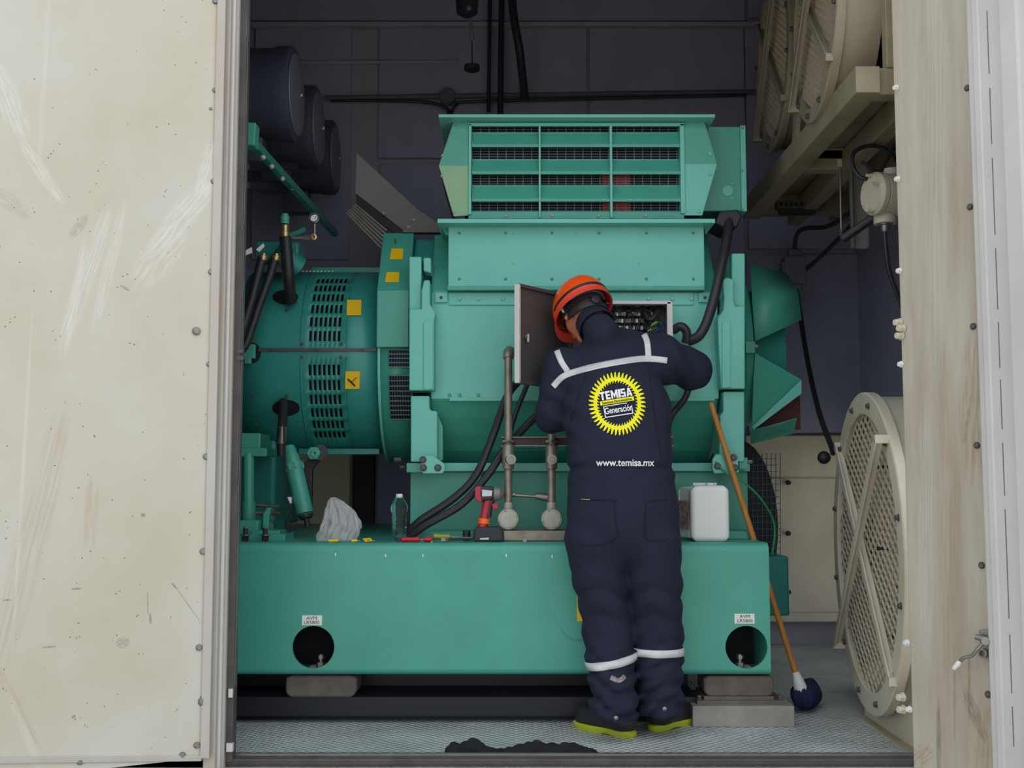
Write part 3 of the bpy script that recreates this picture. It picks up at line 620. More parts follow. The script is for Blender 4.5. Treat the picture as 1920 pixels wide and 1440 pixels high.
rf = poly_part([(1345,597),(1348,592),(1356,582),(1358,560),(1354,525),(1362,520),(1376,524),(1376,565),(1380,574),(1397,574),(1397,729),(1352,729)], 4.76, .2, 'end_frame')
poly_part([(1372,475),(1397,475),(1397,576),(1380,574),(1372,566)], 4.79, .2, 'frame_post', par=rf)
poly_part([(1354,604),(1368,600),(1370,604),(1370,726),(1354,728)], 4.752, .02, 'raised_pad', par=rf, bev=.002)
poly_part([(1356,734),(1396,734),(1396,866),(1348,866),(1350,780),(1356,772)], 4.79, .14, 'frame_leg', par=rf)
for par, uv, bs in ((lf, [(790,860),(798,853),(813,855),(834,870),(834,882),(830,888),(794,888),(790,884)], ((793,862),(794,877),(821,877))),
                    (rf, [(1336,862),(1342,852),(1372,850),(1384,862),(1386,886),(1340,888),(1336,880)], ((1375,858),(1345,874),(1378,877)))):
    fp = poly_part(uv, 4.74, .03, 'foot_bracket', par=par, bev=.003)
    for u, v in bs: bolt(at(u, v, 4.74), .0125, GREYD, par)
MB().bpx(762, 868, 792, 886, 4.8, .1).build('foot_bracket', GREEN, lf, bevel=.003)
bolt(at(752, 862, 4.85), .01, GREYD, lf, axis=(-1,0,0), h=.03); bolt(at(758, 876, 4.85), .007, GREYD, lf, axis=(-1,0,0), h=.02)
MB().bpx(1386, 858, 1402, 880, 4.80, .06).build('foot_lug', GREEN, rf, bevel=.003); bolt(at(1402, 866, 4.83), .009, STEEL, rf, axis=(1,0,0), h=.02)
# right fan cover
rc = Vector((0, AX, (Z(495, 5.2) + Z(832, 5.2)) / 2)); Rf = (Z(490, 5.1) - Z(832, 5.1)) / 2
xa, xb, xc = X(1398, 5.0), X(1416, 5.0), X(1478, 5.1)
fc = MB().lathe((xa, rc.y, rc.z), (1,0,0), [(0, Rf), (.01, Rf + .01), (xb - xa, Rf), (xb - xa + .004, Rf*.93)], 56).build('fan_flange', GREEN, al, smooth=True)
MB().lathe((xb, rc.y, rc.z), (1,0,0), [(0, Rf*.8), (xc - xb, Rf*.74), (xc - xb + .001, .02)], 40).build('fan_drum', GREEN_SHADE, fc, smooth=True)
MB().lathe((xb - .002, rc.y, rc.z), (1,0,0), [(0, Rf*.93), (.006, Rf*.93)], 40).build('fan_back', MAROON, fc, smooth=True)
def petal(pts, name='fan_hood', m=GREEN, par=fc):
    MB().add(pts, [tuple(range(len(pts)))]).build(name, m, par, solid=.006, recalc=False, bevel=.002)
def hood(front):
    MB().add(front, [(0,1,2,3),(3,2,5,4)] if len(front) == 6 else [(0,1,2,3)]).build('fan_hood', GREEN, fc, solid=.006, smooth=True, ang=60, recalc=False)
hood([at(1416,640,4.98), at(1502,600,5.02), at(1496,548,5.08), at(1410,560,5.0), at(1406,496,5.14), at(1474,512,5.2)])
petal([at(1474,512,5.2), at(1496,548,5.08), at(1502,600,5.02), at(1490,600,5.35), at(1480,540,5.4)], m=GREEN_SHADE)
petal([at(1416,662,4.98), at(1503,712,5.02), at(1503,716,5.02), at(1410,800,5.02), at(1412,720,4.98)])
petal([at(1503,712,5.0), at(1503,738,5.0), at(1412,806,4.99), at(1410,800,5.0)], m=GREEN_LIT)
petal([at(1406,806,5.06), at(1440,800,5.02), at(1494,784,5.04), at(1488,812,5.1), at(1408,832,5.14)])
MB().bpx(1416, 742, 1500, 806, 5.1, .02).build('inner_panel', MAROON, fc)
MB().bpx(1398, 640, 1416, 662, 4.97, .05).build('flange_clip', GREEN, fc, bevel=.002); bolt(at(1418, 649, 4.96), .006, STEEL, fc)

# adaptor hood between guard and alternator
pr = [(4.86, Z(651,4.86)), (4.86, Z(545,4.86)), (5.08, Z(437,5.08)), (5.7, Z(437,5.08)), (5.9, Z(545,4.86)), (5.9, Z(651,4.86))]
x0, x1 = X(704, 4.86), X(765, 4.86)
ah = MB().prism([(x0, y, z) for y, z in pr], (x1 - x0, 0, 0)).build('adaptor_hood', GREEN, al, bevel=.004)
MB().prism([(x1, y + .03, z - .02) for y, z in pr], (X(815, 4.86) - x1, 0, 0)).build('adaptor_shell', GREEN_SHADE, al, bevel=.02)
def on_slope(u, v, off=0):
    """point on the hood's sloping upper face"""
    y0, z0, y1, z1 = 4.86, pr[1][1], 5.08, pr[2][1]
    for i in range(60):
        y = y0 + (y1 - y0)*i/59; p = at(u, v, y)
        if p.z <= z0 + (z1 - z0)*i/59: break
    n_ = Vector((0, -(z1 - z0), (y1 - y0))).normalized(); return p + n_*off
def sticker(c4, par, m=YEL, name='yellow_sticker', t=.0012):
    c4 = [Vector(c) for c in c4]; n_ = (c4[1] - c4[0]).cross(c4[3] - c4[0]).normalized()
    if n_.y > 0: n_ = -n_
    return MB().prism([c + n_*.002 for c in c4], n_*t).build(name, m, par)
for a_, b2 in (((731,467),(755,487)), ((722,511),(748,530))):
    sticker([on_slope(a_[0], b2[1]), on_slope(b2[0], b2[1]), on_slope(b2[0] + 1, a_[1]), on_slope(a_[0] + 3, a_[1])], ah)
MB().cyl(on_slope(742,457), on_slope(742,457,.03), .004).build('stud', STEEL, ah)

# ventilated ring under the hood
gz = (Z(500, 5.15) + Z(846, 5.15)) / 2; GA = Vector((0, 5.36, gz)); GR = .435
def cylshell(x0, x1, R, th0, th1, n, par, name, m, holes=None, xs=None, solid=.004, taper=0):
    """curved sheet around the x axis; th measured from the camera side, up positive; holes = set of (i, j) cells left open"""
    xs = xs or [x0, x1]; ths = th0 if isinstance(th0, list) else [th0 + (th1 - th0)*k/n for k in range(n + 1)]
    vs = [(x, GA.y - R*math.cos(t), GA.z + R*math.sin(t)) for x in xs for t in ths]; nt_ = len(ths)
    fs = [(i*nt_ + j, i*nt_ + j + 1, (i+1)*nt_ + j + 1, (i+1)*nt_ + j) for i in range(len(xs) - 1) for j in range(nt_ - 1) if not (holes and (i, j) in holes)]
    return mesh_obj(name, vs, fs, m, par, smooth=True, ang=40, solid=solid, recalc=False)
rx0, rx1 = X(707, 4.9), X(772, 4.9); RR = GR + .03
vr = cylshell(rx0, rx1, RR, -math.pi, math.pi, 64, al, 'vent_ring', GREEN)
MB().lathe((rx0, GA.y, GA.z), (1,0,0), [(0, RR + .002), (0.001, RR + .014), (.012, RR + .014), (.013, RR + .002)], 64).build('ring_flange', GREEN_LIT, vr, smooth=True)
def curved_grid(x0, x1, R, t0, t1, nx, nt_, par, name, m, r=.0022):
    g = MB()
    for i in range(nx + 1):
        x = x0 + (x1 - x0)*i/nx; g.tube([(x, GA.y - R*math.cos(t0 + (t1-t0)*k/8), GA.z + R*math.sin(t0 + (t1-t0)*k/8)) for k in range(9)], r, 4)
    for j in range(nt_ + 1):
        t = t0 + (t1 - t0)*j/nt_; g.bar((x0, GA.y - R*math.cos(t), GA.z + R*math.sin(t)), (x1, GA.y - R*math.cos(t), GA.z + R*math.sin(t)), r*2, r*2)
    return tag(g.build(name, m, par), kind='stuff')
wx0, wx1 = X(728, 4.88), X(768, 4.88)
for t0, t1, nt_ in ((-.14, .02, 4), (-.66, -.22, 9)):
    cylshell(wx0, wx1, RR + .004, t0, t1, 10, vr, 'vent_opening', DARK)  # dark sheet paints the shade behind the mesh
    curved_grid(wx0, wx1, RR + .009, t0, t1, 8, nt_, vr, 'vent_mesh', MESHM)

# ------------------------------------------------------------------ flywheel guard
gx0, gx1 = X(462, 4.93) - .05, X(707, 4.93)
gd = thing('flywheel_guard', 'round green slotted guard drum left of the alternator', 'guard', (X(590, 4.93), 4.93, GA.z - GR))
sx0 = X(577, 4.93); pit = (X(640, 4.93) - sx0)/7; xs = [gx0, X(500,4.93), sx0 - .02]
for k in range(7): xs += [sx0 + pit*k, sx0 + pit*k + pit*.55]
xs += [X(655, 4.93), gx1]
ths = [-math.pi, -2.4, -1.9, -1.5, -1.25]; rows = []
for sgn in (-1, 1):
    ks = range(5, -1, -1) if sgn < 0 else range(6)
    for k in ks:
        c = math.radians(10 + 8.9*k)*sgn; hh = math.radians(3.1)
        rows.append(len(ths)); ths += [c - hh, c + hh]
    if sgn < 0: ths += [-.03, .03]
ths += [1.25, 1.5, 1.9, 2.4, math.pi]
holes = {(3 + 2*k, j) for k in range(7) for j in rows}
cylshell(0, 0, GR, ths, None, 0, gd, 'guard_shell', GREEN_SHADE, holes, xs)
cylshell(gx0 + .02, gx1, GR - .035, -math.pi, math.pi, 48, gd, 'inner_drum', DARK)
MB().lathe((gx0 - .002, GA.y, GA.z), (1,0,0), [(0, GR + .001), (.006, GR + .001), (.0061, .05)], 64).build('end_disc', GREEN_SHADE, gd, smooth=True)
def on_drum(u, v, R=GR, off=0.0):
    o = Vector((0,0,CZ)); a, b_ = u - 960.0, 720.0 - v
    d = Vector((a, F*math.cos(TH) - b_*math.sin(TH), F*math.sin(TH) + b_*math.cos(TH)))
    R = R + off; oy, oz = o.y - GA.y, o.z - GA.z
    A = d.y**2 + d.z**2; B = 2*(oy*d.y + oz*d.z); C = oy*oy + oz*oz - R*R; D = max(B*B - 4*A*C, 0)
    return o + d*((-B - math.sqrt(D)) / (2*A))
# raised slotted cover borders
for th0_, th1_ in ((.02, 1.15), (-1.15, -.04)):
    for xx in (X(561,4.93), X(648,4.93)): cylshell(xx, xx + .004, GR + .004, th0_, th1_, 16, gd, 'cover_edge', GREEN_SHADE)
MB().bar(on_drum(485, 656, off=.004), on_drum(706, 656, off=.004), .012, .014, up=(0,0,1)).build('joint_flange', GREYD, gd)
for u in (509, 595, 680): bolt(on_drum(u, 656, off=.012), .006, GREYD, gd)
for u, v in ((566,645),(640,645),(566,670),(639,670),(538,583),(475,742),(538,741),(480,795)): bolt(on_drum(u, v, off=.002), .0065, GREYD, gd)
for (a_, c_) in (((650,563),(677,592)), ((647,696),(674,729))):
    w4 = [on_drum(a_[0], c_[1], off=.006), on_drum(c_[0], c_[1], off=.006), on_drum(c_[0] + 1, a_[1], off=.006), on_drum(a_[0] + 1, a_[1], off=.006)]
    sticker(w4, gd)
# smudged mark on the lower sticker
MB().tube([on_drum(652,711,off=.011), on_drum(658,716,off=.011), on_drum(666,724,off=.011)], .0035, 5).tube([on_drum(660,716,off=.011), on_drum(664,712,off=.011), on_drum(669,708,off=.011)], .0016, 5).build('ink_mark', INK, gd)
def oval(u, v, ru, rv, par, m, off, name):
    pts = [on_drum(u + ru*math.cos(2*math.pi*k/32), v + rv*math.sin(2*math.pi*k/32), off=off) for k in range(32)]
    c = on_drum(u, v, off=off); MB().add([c] + pts, [(0, k + 1, (k + 1) % 32 + 1) for k in range(32)]).build(name, m, par, recalc=False)
oval(535, 557, 24, 13.5, gd, DARK, .003, 'cable_opening'); oval(536, 765, 26, 15.5, gd, DARK, .003, 'cable_opening')  # dark discs paint the shade inside the openings
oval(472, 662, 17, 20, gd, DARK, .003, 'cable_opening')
MB().bpx(455, 645, 478, 672, 4.9, .04).bpx(458, 668, 470, 682, 4.9, .03).build('fitting', GREEN, gd, bevel=.004)
# lugs on top and bottom
MB().box(X(572,5.2), X(712,5.2), 5.3, 5.32, GA.z + GR - .01, GA.z + GR + .02).build('top_lug', GREEN_SHADE, gd, bevel=.003)
MB().box(X(560,5.2), X(712,5.2), 5.2, 5.22, GA.z - GR - .008, GA.z - GR + .02).build('bottom_lug', GREEN_SHADE, gd, bevel=.003)
tt = MB()
for k in range(9): p = on_drum(566 + 7*k, 509, off=.003); tt.bar(p, p + Vector((.009, 0, .003)), .002, .004)
tt.build('worn_lettering', PAPER, gd)

# ------------------------------------------------------------------ control box on the front, with open door
cb = thing('control_box', 'open electrical box with hinged grey door and wiring, in front of the worker', 'control box', at(1200, 700, 4.75))
CBY = 4.72
bx0, bx1, bz0, bz1 = X(1062, CBY), X(1261, CBY), Z(716, CBY), Z(566, CBY)
MB().box(bx0, bx1, CBY + .115, YA, bz0, bz1).build('back_panel', INT, cb)
for a in ((bx0 - .004, bx0 + .008, bz0, bz1), (bx1 - .008, bx1 + .004, bz0, bz1), (bx0, bx1, bz0 - .004, bz0 + .008), (bx0, bx1, bz1 - .008, bz1 + .004)):
    MB().box(a[0], a[1], CBY, YA, a[2], a[3]).build('box_wall', WHITE, cb, bevel=.002)
MB().box(bx1 - .018, bx1 + .006, CBY - .004, CBY + .004, bz0, bz1).box(bx0, bx1, CBY - .004, CBY + .004, bz1 - .010, bz1 + .004).build('rim', WHITE, cb, bevel=.002)
# terminal blocks, modules, looms
for r_ in range(3):
    rz = Z(588 + 13*r_, CBY + .08)
    MB().box(X(1150,4.8), X(1225,4.8), CBY + .085, CBY + .115, rz - .012, rz - .004).build('rail', STEEL, cb)
    for k in range(16):
        x = X(1152, 4.8) + .0105*k
        MB().box(x, x + .0085, CBY + .06, CBY + .1, rz - .012, rz + .004).build('terminal_block', (GREY, WHT, GREYD)[(k*7 + r_) % 3], cb)
wl = MB(); random.seed(3)
for k in range(26):
    u = random.uniform(1148, 1245); v = random.uniform(568, 582); u2 = u + random.uniform(-22, 22); v2 = random.uniform(600, 690)
    wl.tube(spline([at(u, v, 4.80), at((u+u2)/2 + random.uniform(-10,10), (v+v2)/2, 4.75), at(u2, v2, 4.80)], 5), random.uniform(.0015, .003), 5)
for k in range(5): wl.tube(spline([at(1150 + 18*k, 572, 4.78), at(1160 + 19*k, 584, 4.76), at(1172 + 18*k, 570, 4.78)], 5), .005, 6)
wl.tube(spline([at(1205,575,4.78), at(1215,598,4.75), at(1228,592,4.75), at(1236,574,4.78)], 6), .010, 8)
wl.build('wiring_loom', WIRES, cb, smooth=True)
for m_, dx in ((YGW, 0), (GWIRE, 5), (BLUEW, 16)):
    MB().tube(spline([at(1214 + dx, 630, 4.80), at(1220 + dx, 612, 4.76), at(1232 + dx*.6, 604, 4.76), at(1248, 612, 4.79)], 6), .003, 6).tube(spline([at(1210 + dx, 636, 4.79), at(1216 + dx, 620, 4.75), at(1228 + dx, 615, 4.77)], 6), .0025, 6).build('wire', m_, cb, smooth=True)
# door leaf, swung open towards the camera on the left
dA = at(1066, 640, CBY - .005); dB = at(968, 640, CBY - .30); hz = bz1 - bz0
dvv = (dB - dA).normalized(); dvv.z = 0; dvv.normalize(); dnn = dvv.cross(Vector((0,0,1))).normalized()
if dnn.y > 0: dnn = -dnn
Ld = (dB - dA).length
cz_ = lambda p, z: Vector((p.x, p.y, z))
dz0, dz1 = Z(712, CBY - .25), Z(531, CBY - .30)
dz0, dz1 = (Z(718, dB.y) + Z(726, dA.y))/2, (Z(530, dB.y) + Z(562, dA.y))/2
dr = MB().prism([cz_(dA, dz0), cz_(dB, dz0), cz_(dB, dz1), cz_(dA, dz1)], dnn*.004).build('door', GREYD, cb)
for p0, p1 in ((cz_(dA, dz0), cz_(dB, dz0)), (cz_(dA, dz1), cz_(dB, dz1)), (cz_(dB, dz0 - .004), cz_(dB, dz1 + .004)), (cz_(dA, dz0), cz_(dA, dz1))):
    MB().bar(p0 + dnn*.006, p1 + dnn*.006, .014, .022, up=dnn).build('door_edge', WHITE if (p0 - p1).length > 0 and abs(p0.x - p1.x) < .01 and p0.x < -.0 + dB.x + .02 else GREYD, dr, bevel=.002)
lk = cz_(dB, 0) - dvv*.05; lk.z = Z(630, dB.y)
MB().cyl(lk, lk + dnn*.02, .010).bar(lk + dnn*.022 + Vector((0,0,.012)), lk + dnn*.022 - Vector((0,0,.022)), .01, .006).bar(lk + dnn*.018 - dvv*.012, lk + dnn*.018 + dvv*.014, .008, .006).build('door_lock', STEEL, dr, bevel=.002)

# ------------------------------------------------------------------ cables and hoses
def cable(name, label, pts, r, m=RUB, cat='cable', n=10, parent=None, seg=8, group=None):
    o = MB().tube(spline([at(*p) if not isinstance(p, Vector) else p for p in pts], seg), r, n).build(name, m, parent, smooth=True)
    if parent is None: tag(o, label, cat, group)
    return o
cable('power_hose', 'thick black hose curving down from the air box cabinet to the control box', [(1366,402,4.88),(1364,440,4.82),(1348,520,4.74),(1330,590,4.72),(1312,628,4.72),(1290,640,4.74)], .022, n=14, cat='hose')
cg = MB().cyl(at(1297,638,4.735), at(1280,634,4.745), .021).build('cable_gland', STEEL, bpy.data.objects['power_hose'], smooth=True)
cable('cable_elbow', 'short black corrugated elbow where the hose enters the control box', [(1262,620,4.74),(1276,612,4.72),(1287,622,4.72),(1287,640,4.73)], .019, n=12, cat='hose')
cable('power_cable', 'black cable rising steeply behind the left pipe', [(764,1000,4.68),(790,975,4.66),(850,935,4.66),(893,890,4.68),(925,815,4.7),(950,745,4.7),(972,715,4.72)], .0165, group=None)
cable('power_cable', 'black cable below the steep one, ending at the worker', [(766,1008,4.64),(798,985,4.62),(866,945,4.62),(915,890,4.64),(945,845,4.66),(985,800,4.68),(1012,775,4.7)], .0165)
cable('power_cable', 'thin black cable passing right behind the left upright pipe', [(905,895,4.70),(945,850,4.7),(962,790,4.72),(985,730,4.74),(1000,700,4.76)], .011)
cable('power_cable', 'black cable hanging below the worker\'s right elbow', [(1300,700,4.79),(1285,745,4.77),(1262,775,4.75),(1252,800,4.78)], .014)
cable('earth_wire', 'thin green earth wire looping from the right foot bracket behind the broom', [(1342,866,4.74),(1360,885,4.72),(1395,905,4.72),(1430,940,4.75),(1452,985,4.8),(1448,1040,4.8)], .0045, GWIRE, cat='wire', n=8)

# pipes
def upright(u, vtop, name, label, elbow, valve_du):
    t = thing(name, label, 'pipe', (X(u, 4.6), 4.6, Z(992, 4.6)))
    x = X(u, 4.6, 850)
    MB().cyl((x, 4.6, Z(950, 4.6)), (x, 4.6, Z(vtop, 4.6)), .0165, n=18).build('tube', PIPE, t, smooth=True)
    MB().lathe((x, 4.6, Z(880, 4.6)), (0,0,1), [(0,.0175),(.002,.024),(.09,.025),(.1,.022),(.104,.0175)], 20).build('coupling', PIPE, t, smooth=True)
    pv = Vector((x + valve_du, 4.575, Z(862, 4.6)))
    MB().cyl((x, 4.6, pv.z), pv + Vector((0, -.03, 0)), .018, .017).lathe(pv + Vector((0,-.03,0)), (0,-1,0), [(0,.02),(.012,.02),(.0125,.011),(.008,.010)], 20).build('plug', STEEL, t, smooth=True)
    zc_ = Z(973, 4.6)
    MB().cyl((x, 4.6, zc_ + .04), (x, 4.6, Z(942, 4.6)), .021, .019).build('hub', BOXM, t, smooth=True)
    MB().lathe((x, 4.63, zc_), (0,-1,0), [(0,.036),(.005,.043),(.06,.044),(.066,.040),(.0665,.036),(.069,.034),(.0695,.0)], 36).build('round_box', BOXM, t, smooth=True)
    for k in range(4):
        a = math.radians(20 + 90*k); bolt((x + .036*math.cos(a), 4.5615, zc_ + .036*math.sin(a)), .0035, STEEL, t)
    if elbow: MB().tube(spline([(x, 4.6, Z(672, 4.6)), (x, 4.61, Z(662, 4.6)), (x + .005, 4.66, Z(655, 4.6)), (x + .01, 4.76, Z(655, 4.6))]), .022, 14).build('elbow', PIPE, t, smooth=True)
    else: MB().tube(spline([(x, 4.6, Z(vtop, 4.6)), (x, 4.61, Z(vtop - 8, 4.6)), (x, 4.68, Z(vtop - 14, 4.6)), (x, 4.76, Z(vtop - 14, 4.6))]), .018, 14).build('elbow', PIPE, t, smooth=True)
    return t
upright(953, 668, 'conduit_pipe', 'tall grey upright pipe with round cover box, right of the impact driver', True, .012)
upright(1034, 795, 'conduit_pipe', 'shorter grey upright pipe with round cover box, beside the worker', False, .0)
st = MB(); y0 = 4.62
x0, x1 = X(940, y0), X(1262, y0); za, zb2 = Z(835, y0), Z(821, y0)
st.box(x0, x1, y0, y0 + .003, za, zb2); lips = MB().box(x0, x1, y0 - .02, y0, za - .004, za); lip2 = MB().box(x0, x1, y0 - .02, y0, zb2, zb2 + .004)
stt = thing('strut_channel', 'horizontal steel strut channel clamping the two upright pipes', 'bracket', ((x0+x1)/2, y0, za))
st.build('channel', mat('brown_channel_shade', rgb(70,54,52), .6), stt); lips.build('channel_lip', GREY, stt); lip2.build('channel_lip', GREY, stt)  # web darkened to paint the shade inside the channel
for u in (953, 1034):
    x = X(u, 4.6, 828); MB().tube([(x - .021, 4.62, Z(828,4.6)), (x - .02, 4.585, Z(828,4.6)), (x, 4.578, Z(828,4.6)), (x + .02, 4.585, Z(828,4.6)), (x + .021, 4.62, Z(828,4.6))], .006, 6).build('pipe_clamp', STEEL, stt)
MB().bar((x1 - .03, 4.63, Z(828,4.6)), (x1 - .03, 4.86, Z(828,4.6)), .02, .02).bar((x0 + .06, 4.63, Z(828,4.6)), (x0 + .06, 4.96, Z(828,4.6)), .02, .02).build('standoff', GREY, stt)
bt = MB().box(X(944,4.6), X(1066,4.6), 4.56, 4.70, SZ1 + .001, Z(995, 4.56)).build('steel_bar', PIPE, bevel=.004); tag(bt, 'weathered steel bar lying on the skid under the round cover boxes', 'bar')
MB().box(X(944,4.6), X(1066,4.6), 4.60, 4.62, Z(995,4.56), Z(995,4.56)+.004).build('top_rib', GREYD, bt)

# ------------------------------------------------------------------ left: engine side details
en = thing('engine', 'green engine with pipes and blocks at the lower left of the opening', 'engine', (X(470, 4.9), 5.0, SZ1))
ex = lambda u, Y=5.0: X(u, Y)
MB().box(-2.9, ex(505), 5.15, 5.75, SZ1 + .03, Z(700, 5.1)).build('engine_block', GREEN_SHADE, en, bevel=.02)
MB().box(-2.9, ex(520), 4.95, 5.2, SZ1, Z(980, 4.95)).build('engine_foot', GREEN, en, bevel=.006)
MB().bpx(448, 840, 500, 856, 4.9, .2).bpx(448, 812, 488, 846, 4.92, .2).build('bracket', GREEN, en, bevel=.005)
MB().cyl(at(466, 850, 4.92), at(466, 948, 4.92), .024).build('drain_pipe', GREEN, en, smooth=True)
MB().cyl(at(466, 940, 4.92), at(466, 975, 4.92), .03).build('pipe_collar', GREEN, en, smooth=True)
MB().cyl(at(450, 945, 5.0), at(524, 950, 5.0), .008).cyl(at(470, 962, 5.0), at(526, 962, 5.0), .009).build('thin_line', PIPE, en, smooth=True)
MB().ppx([(492,1000),(493,965),(500,952),(508,952),(504,968),(503,1000)], 4.75, .03).build('tie_strap', GREEN, en, bevel=.003)
MB().bpx(446, 976, 484, 1002, 4.7, .15).bpx(470, 995, 524, 1006, 4.66, .15).bpx(446, 1002, 534, 1016, 4.62, .2).build('mount_bracket', GREEN, en, bevel=.004)
for u in (460, 497):
    s = MB(); p = at(u, 1016, 4.57); s.cyl(p, p + Vector((0,0,.055)), .010, n=12); s.lathe(p + Vector((0,0,.005)), (0,0,1), [(0,.014),(.02,.014)], 6)
    s.build('stud', BLACKM, en); MB().lathe(p + Vector((0,0,.026)), (0,0,1), [(0,.021),(.003,.021)], 20).build('washer', STEEL, en)
    MB().cyl(p + Vector((0,0,.055)), p + Vector((0,0,.062)), .006).build('stud_tip', STEEL, en)
sm = thing('starter_motor', 'slanted green starter motor cylinder hanging below the guard drum', 'starter motor', at(575, 970, 4.8))
s0, s1 = at(542, 836, 4.88), at(573, 966, 4.82); dd = (s1 - s0)
MB().lathe(s0 + dd*.3, dd, [(0,.036),(.01,.038),(dd.length*.66,.036),(dd.length*.70,.03)], 28).build('motor_body', GREEN, sm, smooth=True)
MB().lathe(s0, dd, [(0,.018),(.01,.026),(.04,.028),(.05,.034),(.09,.032)], 24).build('nose_housing', GREEN, sm, smooth=True)
for k in range(10):
    a, b_, d = basis(dd); an = 2*math.pi*k/10; c = s0 + dd*.27; r_ = a*math.cos(an) + b_*math.sin(an)
    MB().bar(c + r_*.037, c + r_*.037 + d*.03, .012, .010).build('clamp_rib', GREEN, sm, bevel=.002)
MB().lathe(s0 + dd*.24, dd, [(0,.037),(.008,.039),(.04,.039),(.045,.036)], 28).build('clamp_ring', GREEN, sm, smooth=True)
MB().lathe(s1 - dd*.02, dd, [(0,.034),(.006,.03),(.02,.028)], 20).cyl(s1 + Vector((0,0,-.0)), at(577, 988, 4.82), .012).build('end_cap', BLACKM, sm, smooth=True)
MB().ppx([(576,860),(600,862),(585,880),(584,960),(576,966),(570,880)], 4.9, .03).build('mounting_arm', BLACKM, sm, bevel=.003)
MB().tube(spline([at(556,905,4.84), at(566,930,4.83), at(578,950,4.83), at(587,965,4.83)]), .004, 6).tube(spline([at(536,930,4.8), at(545,950,4.8), at(552,970,4.82)]), .004, 6).build('control_lead', BLACKM, sm, smooth=True)
MB().bpx(538, 932, 546, 944, 4.8, .02).build('lead_tag', PAPER, sm)
MB().lathe(at(590, 850, 4.86), (0,-1,0), [(0,.03),(.03,.03)], 6).lathe(at(590, 850, 4.83), (0,-1,0), [(0,.018),(.006,.018),(.0065,.006),(.0,.006)], 16).build('hex_cap', GREEN, sm, bevel=.003)
MB().cyl(at(600,848,4.9), at(600,848,4.86), .034).build('cap_flange', BLACKM, sm, smooth=True)
# hoses left
cable('coolant_hose', 'thick black hose with brass fitting going down into the guard\'s upper opening', [(535,445,4.86),(538,480,4.86),(541,520,4.87),(546,566,4.95)], .026, cat='hose', n=14)
hh = bpy.data.objects['coolant_hose']
MB().lathe(at(534, 448, 4.86), (0,0,1), [(0,.022),(.03,.022),(.032,.018),(.06,.019),(.062,.016)], 20).build('brass_ferrule', BRASS, hh, smooth=True)
MB().lathe(at(534, 420, 4.86), (0,0,1), [(0,.018),(.035,.02),(.037,.015),(.045,.015)], 18).build('green_cap', GREEN, hh, smooth=True)
cable('coolant_hose', 'black hose leaning right, second from the dark door seal', [(516,482,4.85),(505,520,4.83),(485,575,4.8),(463,640,4.78),(450,660,4.78)], .019, cat='hose', n=12)
cable('coolant_hose', 'black hose leaning right, nearest to the dark door seal', [(492,482,4.80),(480,530,4.78),(468,575,4.76),(452,625,4.74),(444,650,4.74)], .020, cat='hose', n=12)
for i, (u, Y) in enumerate(((516,4.85),(492,4.80))):
    par = [o for o in bpy.data.objects if o.name.startswith('coolant_hose')][i + 1]
    MB().lathe(at(u, 488, Y), (.2,0,1), [(0,.021),(.02,.022),(.022,.012),(.03,.012)], 18).build('brass_ferrule', BRASS, par, smooth=True)
cable('drain_hose', 'black hose with steel clamps leaving the guard\'s lower opening', [(532,752,4.95),(531,775,4.9),(529,800,4.88),(527,825,4.88),(528,855,4.88)], .02, cat='hose', n=12)
dh = bpy.data.objects['drain_hose']
MB().cyl(at(530,800,4.88), at(528,832,4.88), .0215).build('steel_ferrule', STEEL, dh, smooth=True)
cable('thin_cable', 'thin black cable hanging from the guard\'s lower opening to the skid', [(532,770,4.86),(534,850,4.84),(537,920,4.8),(543,1010,4.75)], .004, cat='cable', n=6)
vb = thing('valve_block', 'green valve block with tags at the top left behind the hoses', 'valve', at(510, 490, 5.1))
MB().bpx(478, 452, 560, 486, 5.0, .15).build('body', GREEN_SHADE, vb, bevel=.012); MB().cyl(at(520, 470, 4.98), at(560, 500, 5.05), .05).build('boss', GREEN_SHADE, vb, smooth=True)
for uv in (((460,470),(472,463),(473,474),(460,479)), ((480,468),(494,456),(496,462),(486,472))): MB().ppx(uv, 4.78, .002).build('paper_tag', PAPER, vb)
MB().bar(at(535,446,5.0), at(573,430,5.0), .012, .02).build('lever', GREEN_SHADE, vb)
gg = thing('pressure_gauge', 'small round gauge on a brass valve left of the alternator hood', 'gauge', at(590, 450, 4.9))
MB().lathe(at(590,410,4.92), (0,-1,0), [(0,.022),(.02,.024),(.024,.022),(.0241,.017),(.02,.016)], 28).build('case', GREYD, gg, smooth=True)
MB().lathe(at(590,410,4.898), (0,-1,0), [(0,.018),(.001,.018)], 28).build('dial', PAPER, gg)
MB().bar(at(590,410,4.894), at(593,405,4.894), .002, .001).build('needle', INK, gg)
MB().cyl(at(590,420,4.91), at(590,445,4.91), .006).build('stem', STEEL, gg, smooth=True)
MB().lathe(at(590,447,4.93), (0,-1,0), [(0,.015),(.03,.015),(.031,.008),(.02,.007)], 20).build('valve_ring', BRASS, gg, smooth=True)
MB().cyl(at(548,446,4.92), at(586,447,4.92), .009).cyl(at(570,446,4.92), at(582,447,4.92), .013, n=8).build('side_pipe', STEEL, gg, smooth=True)
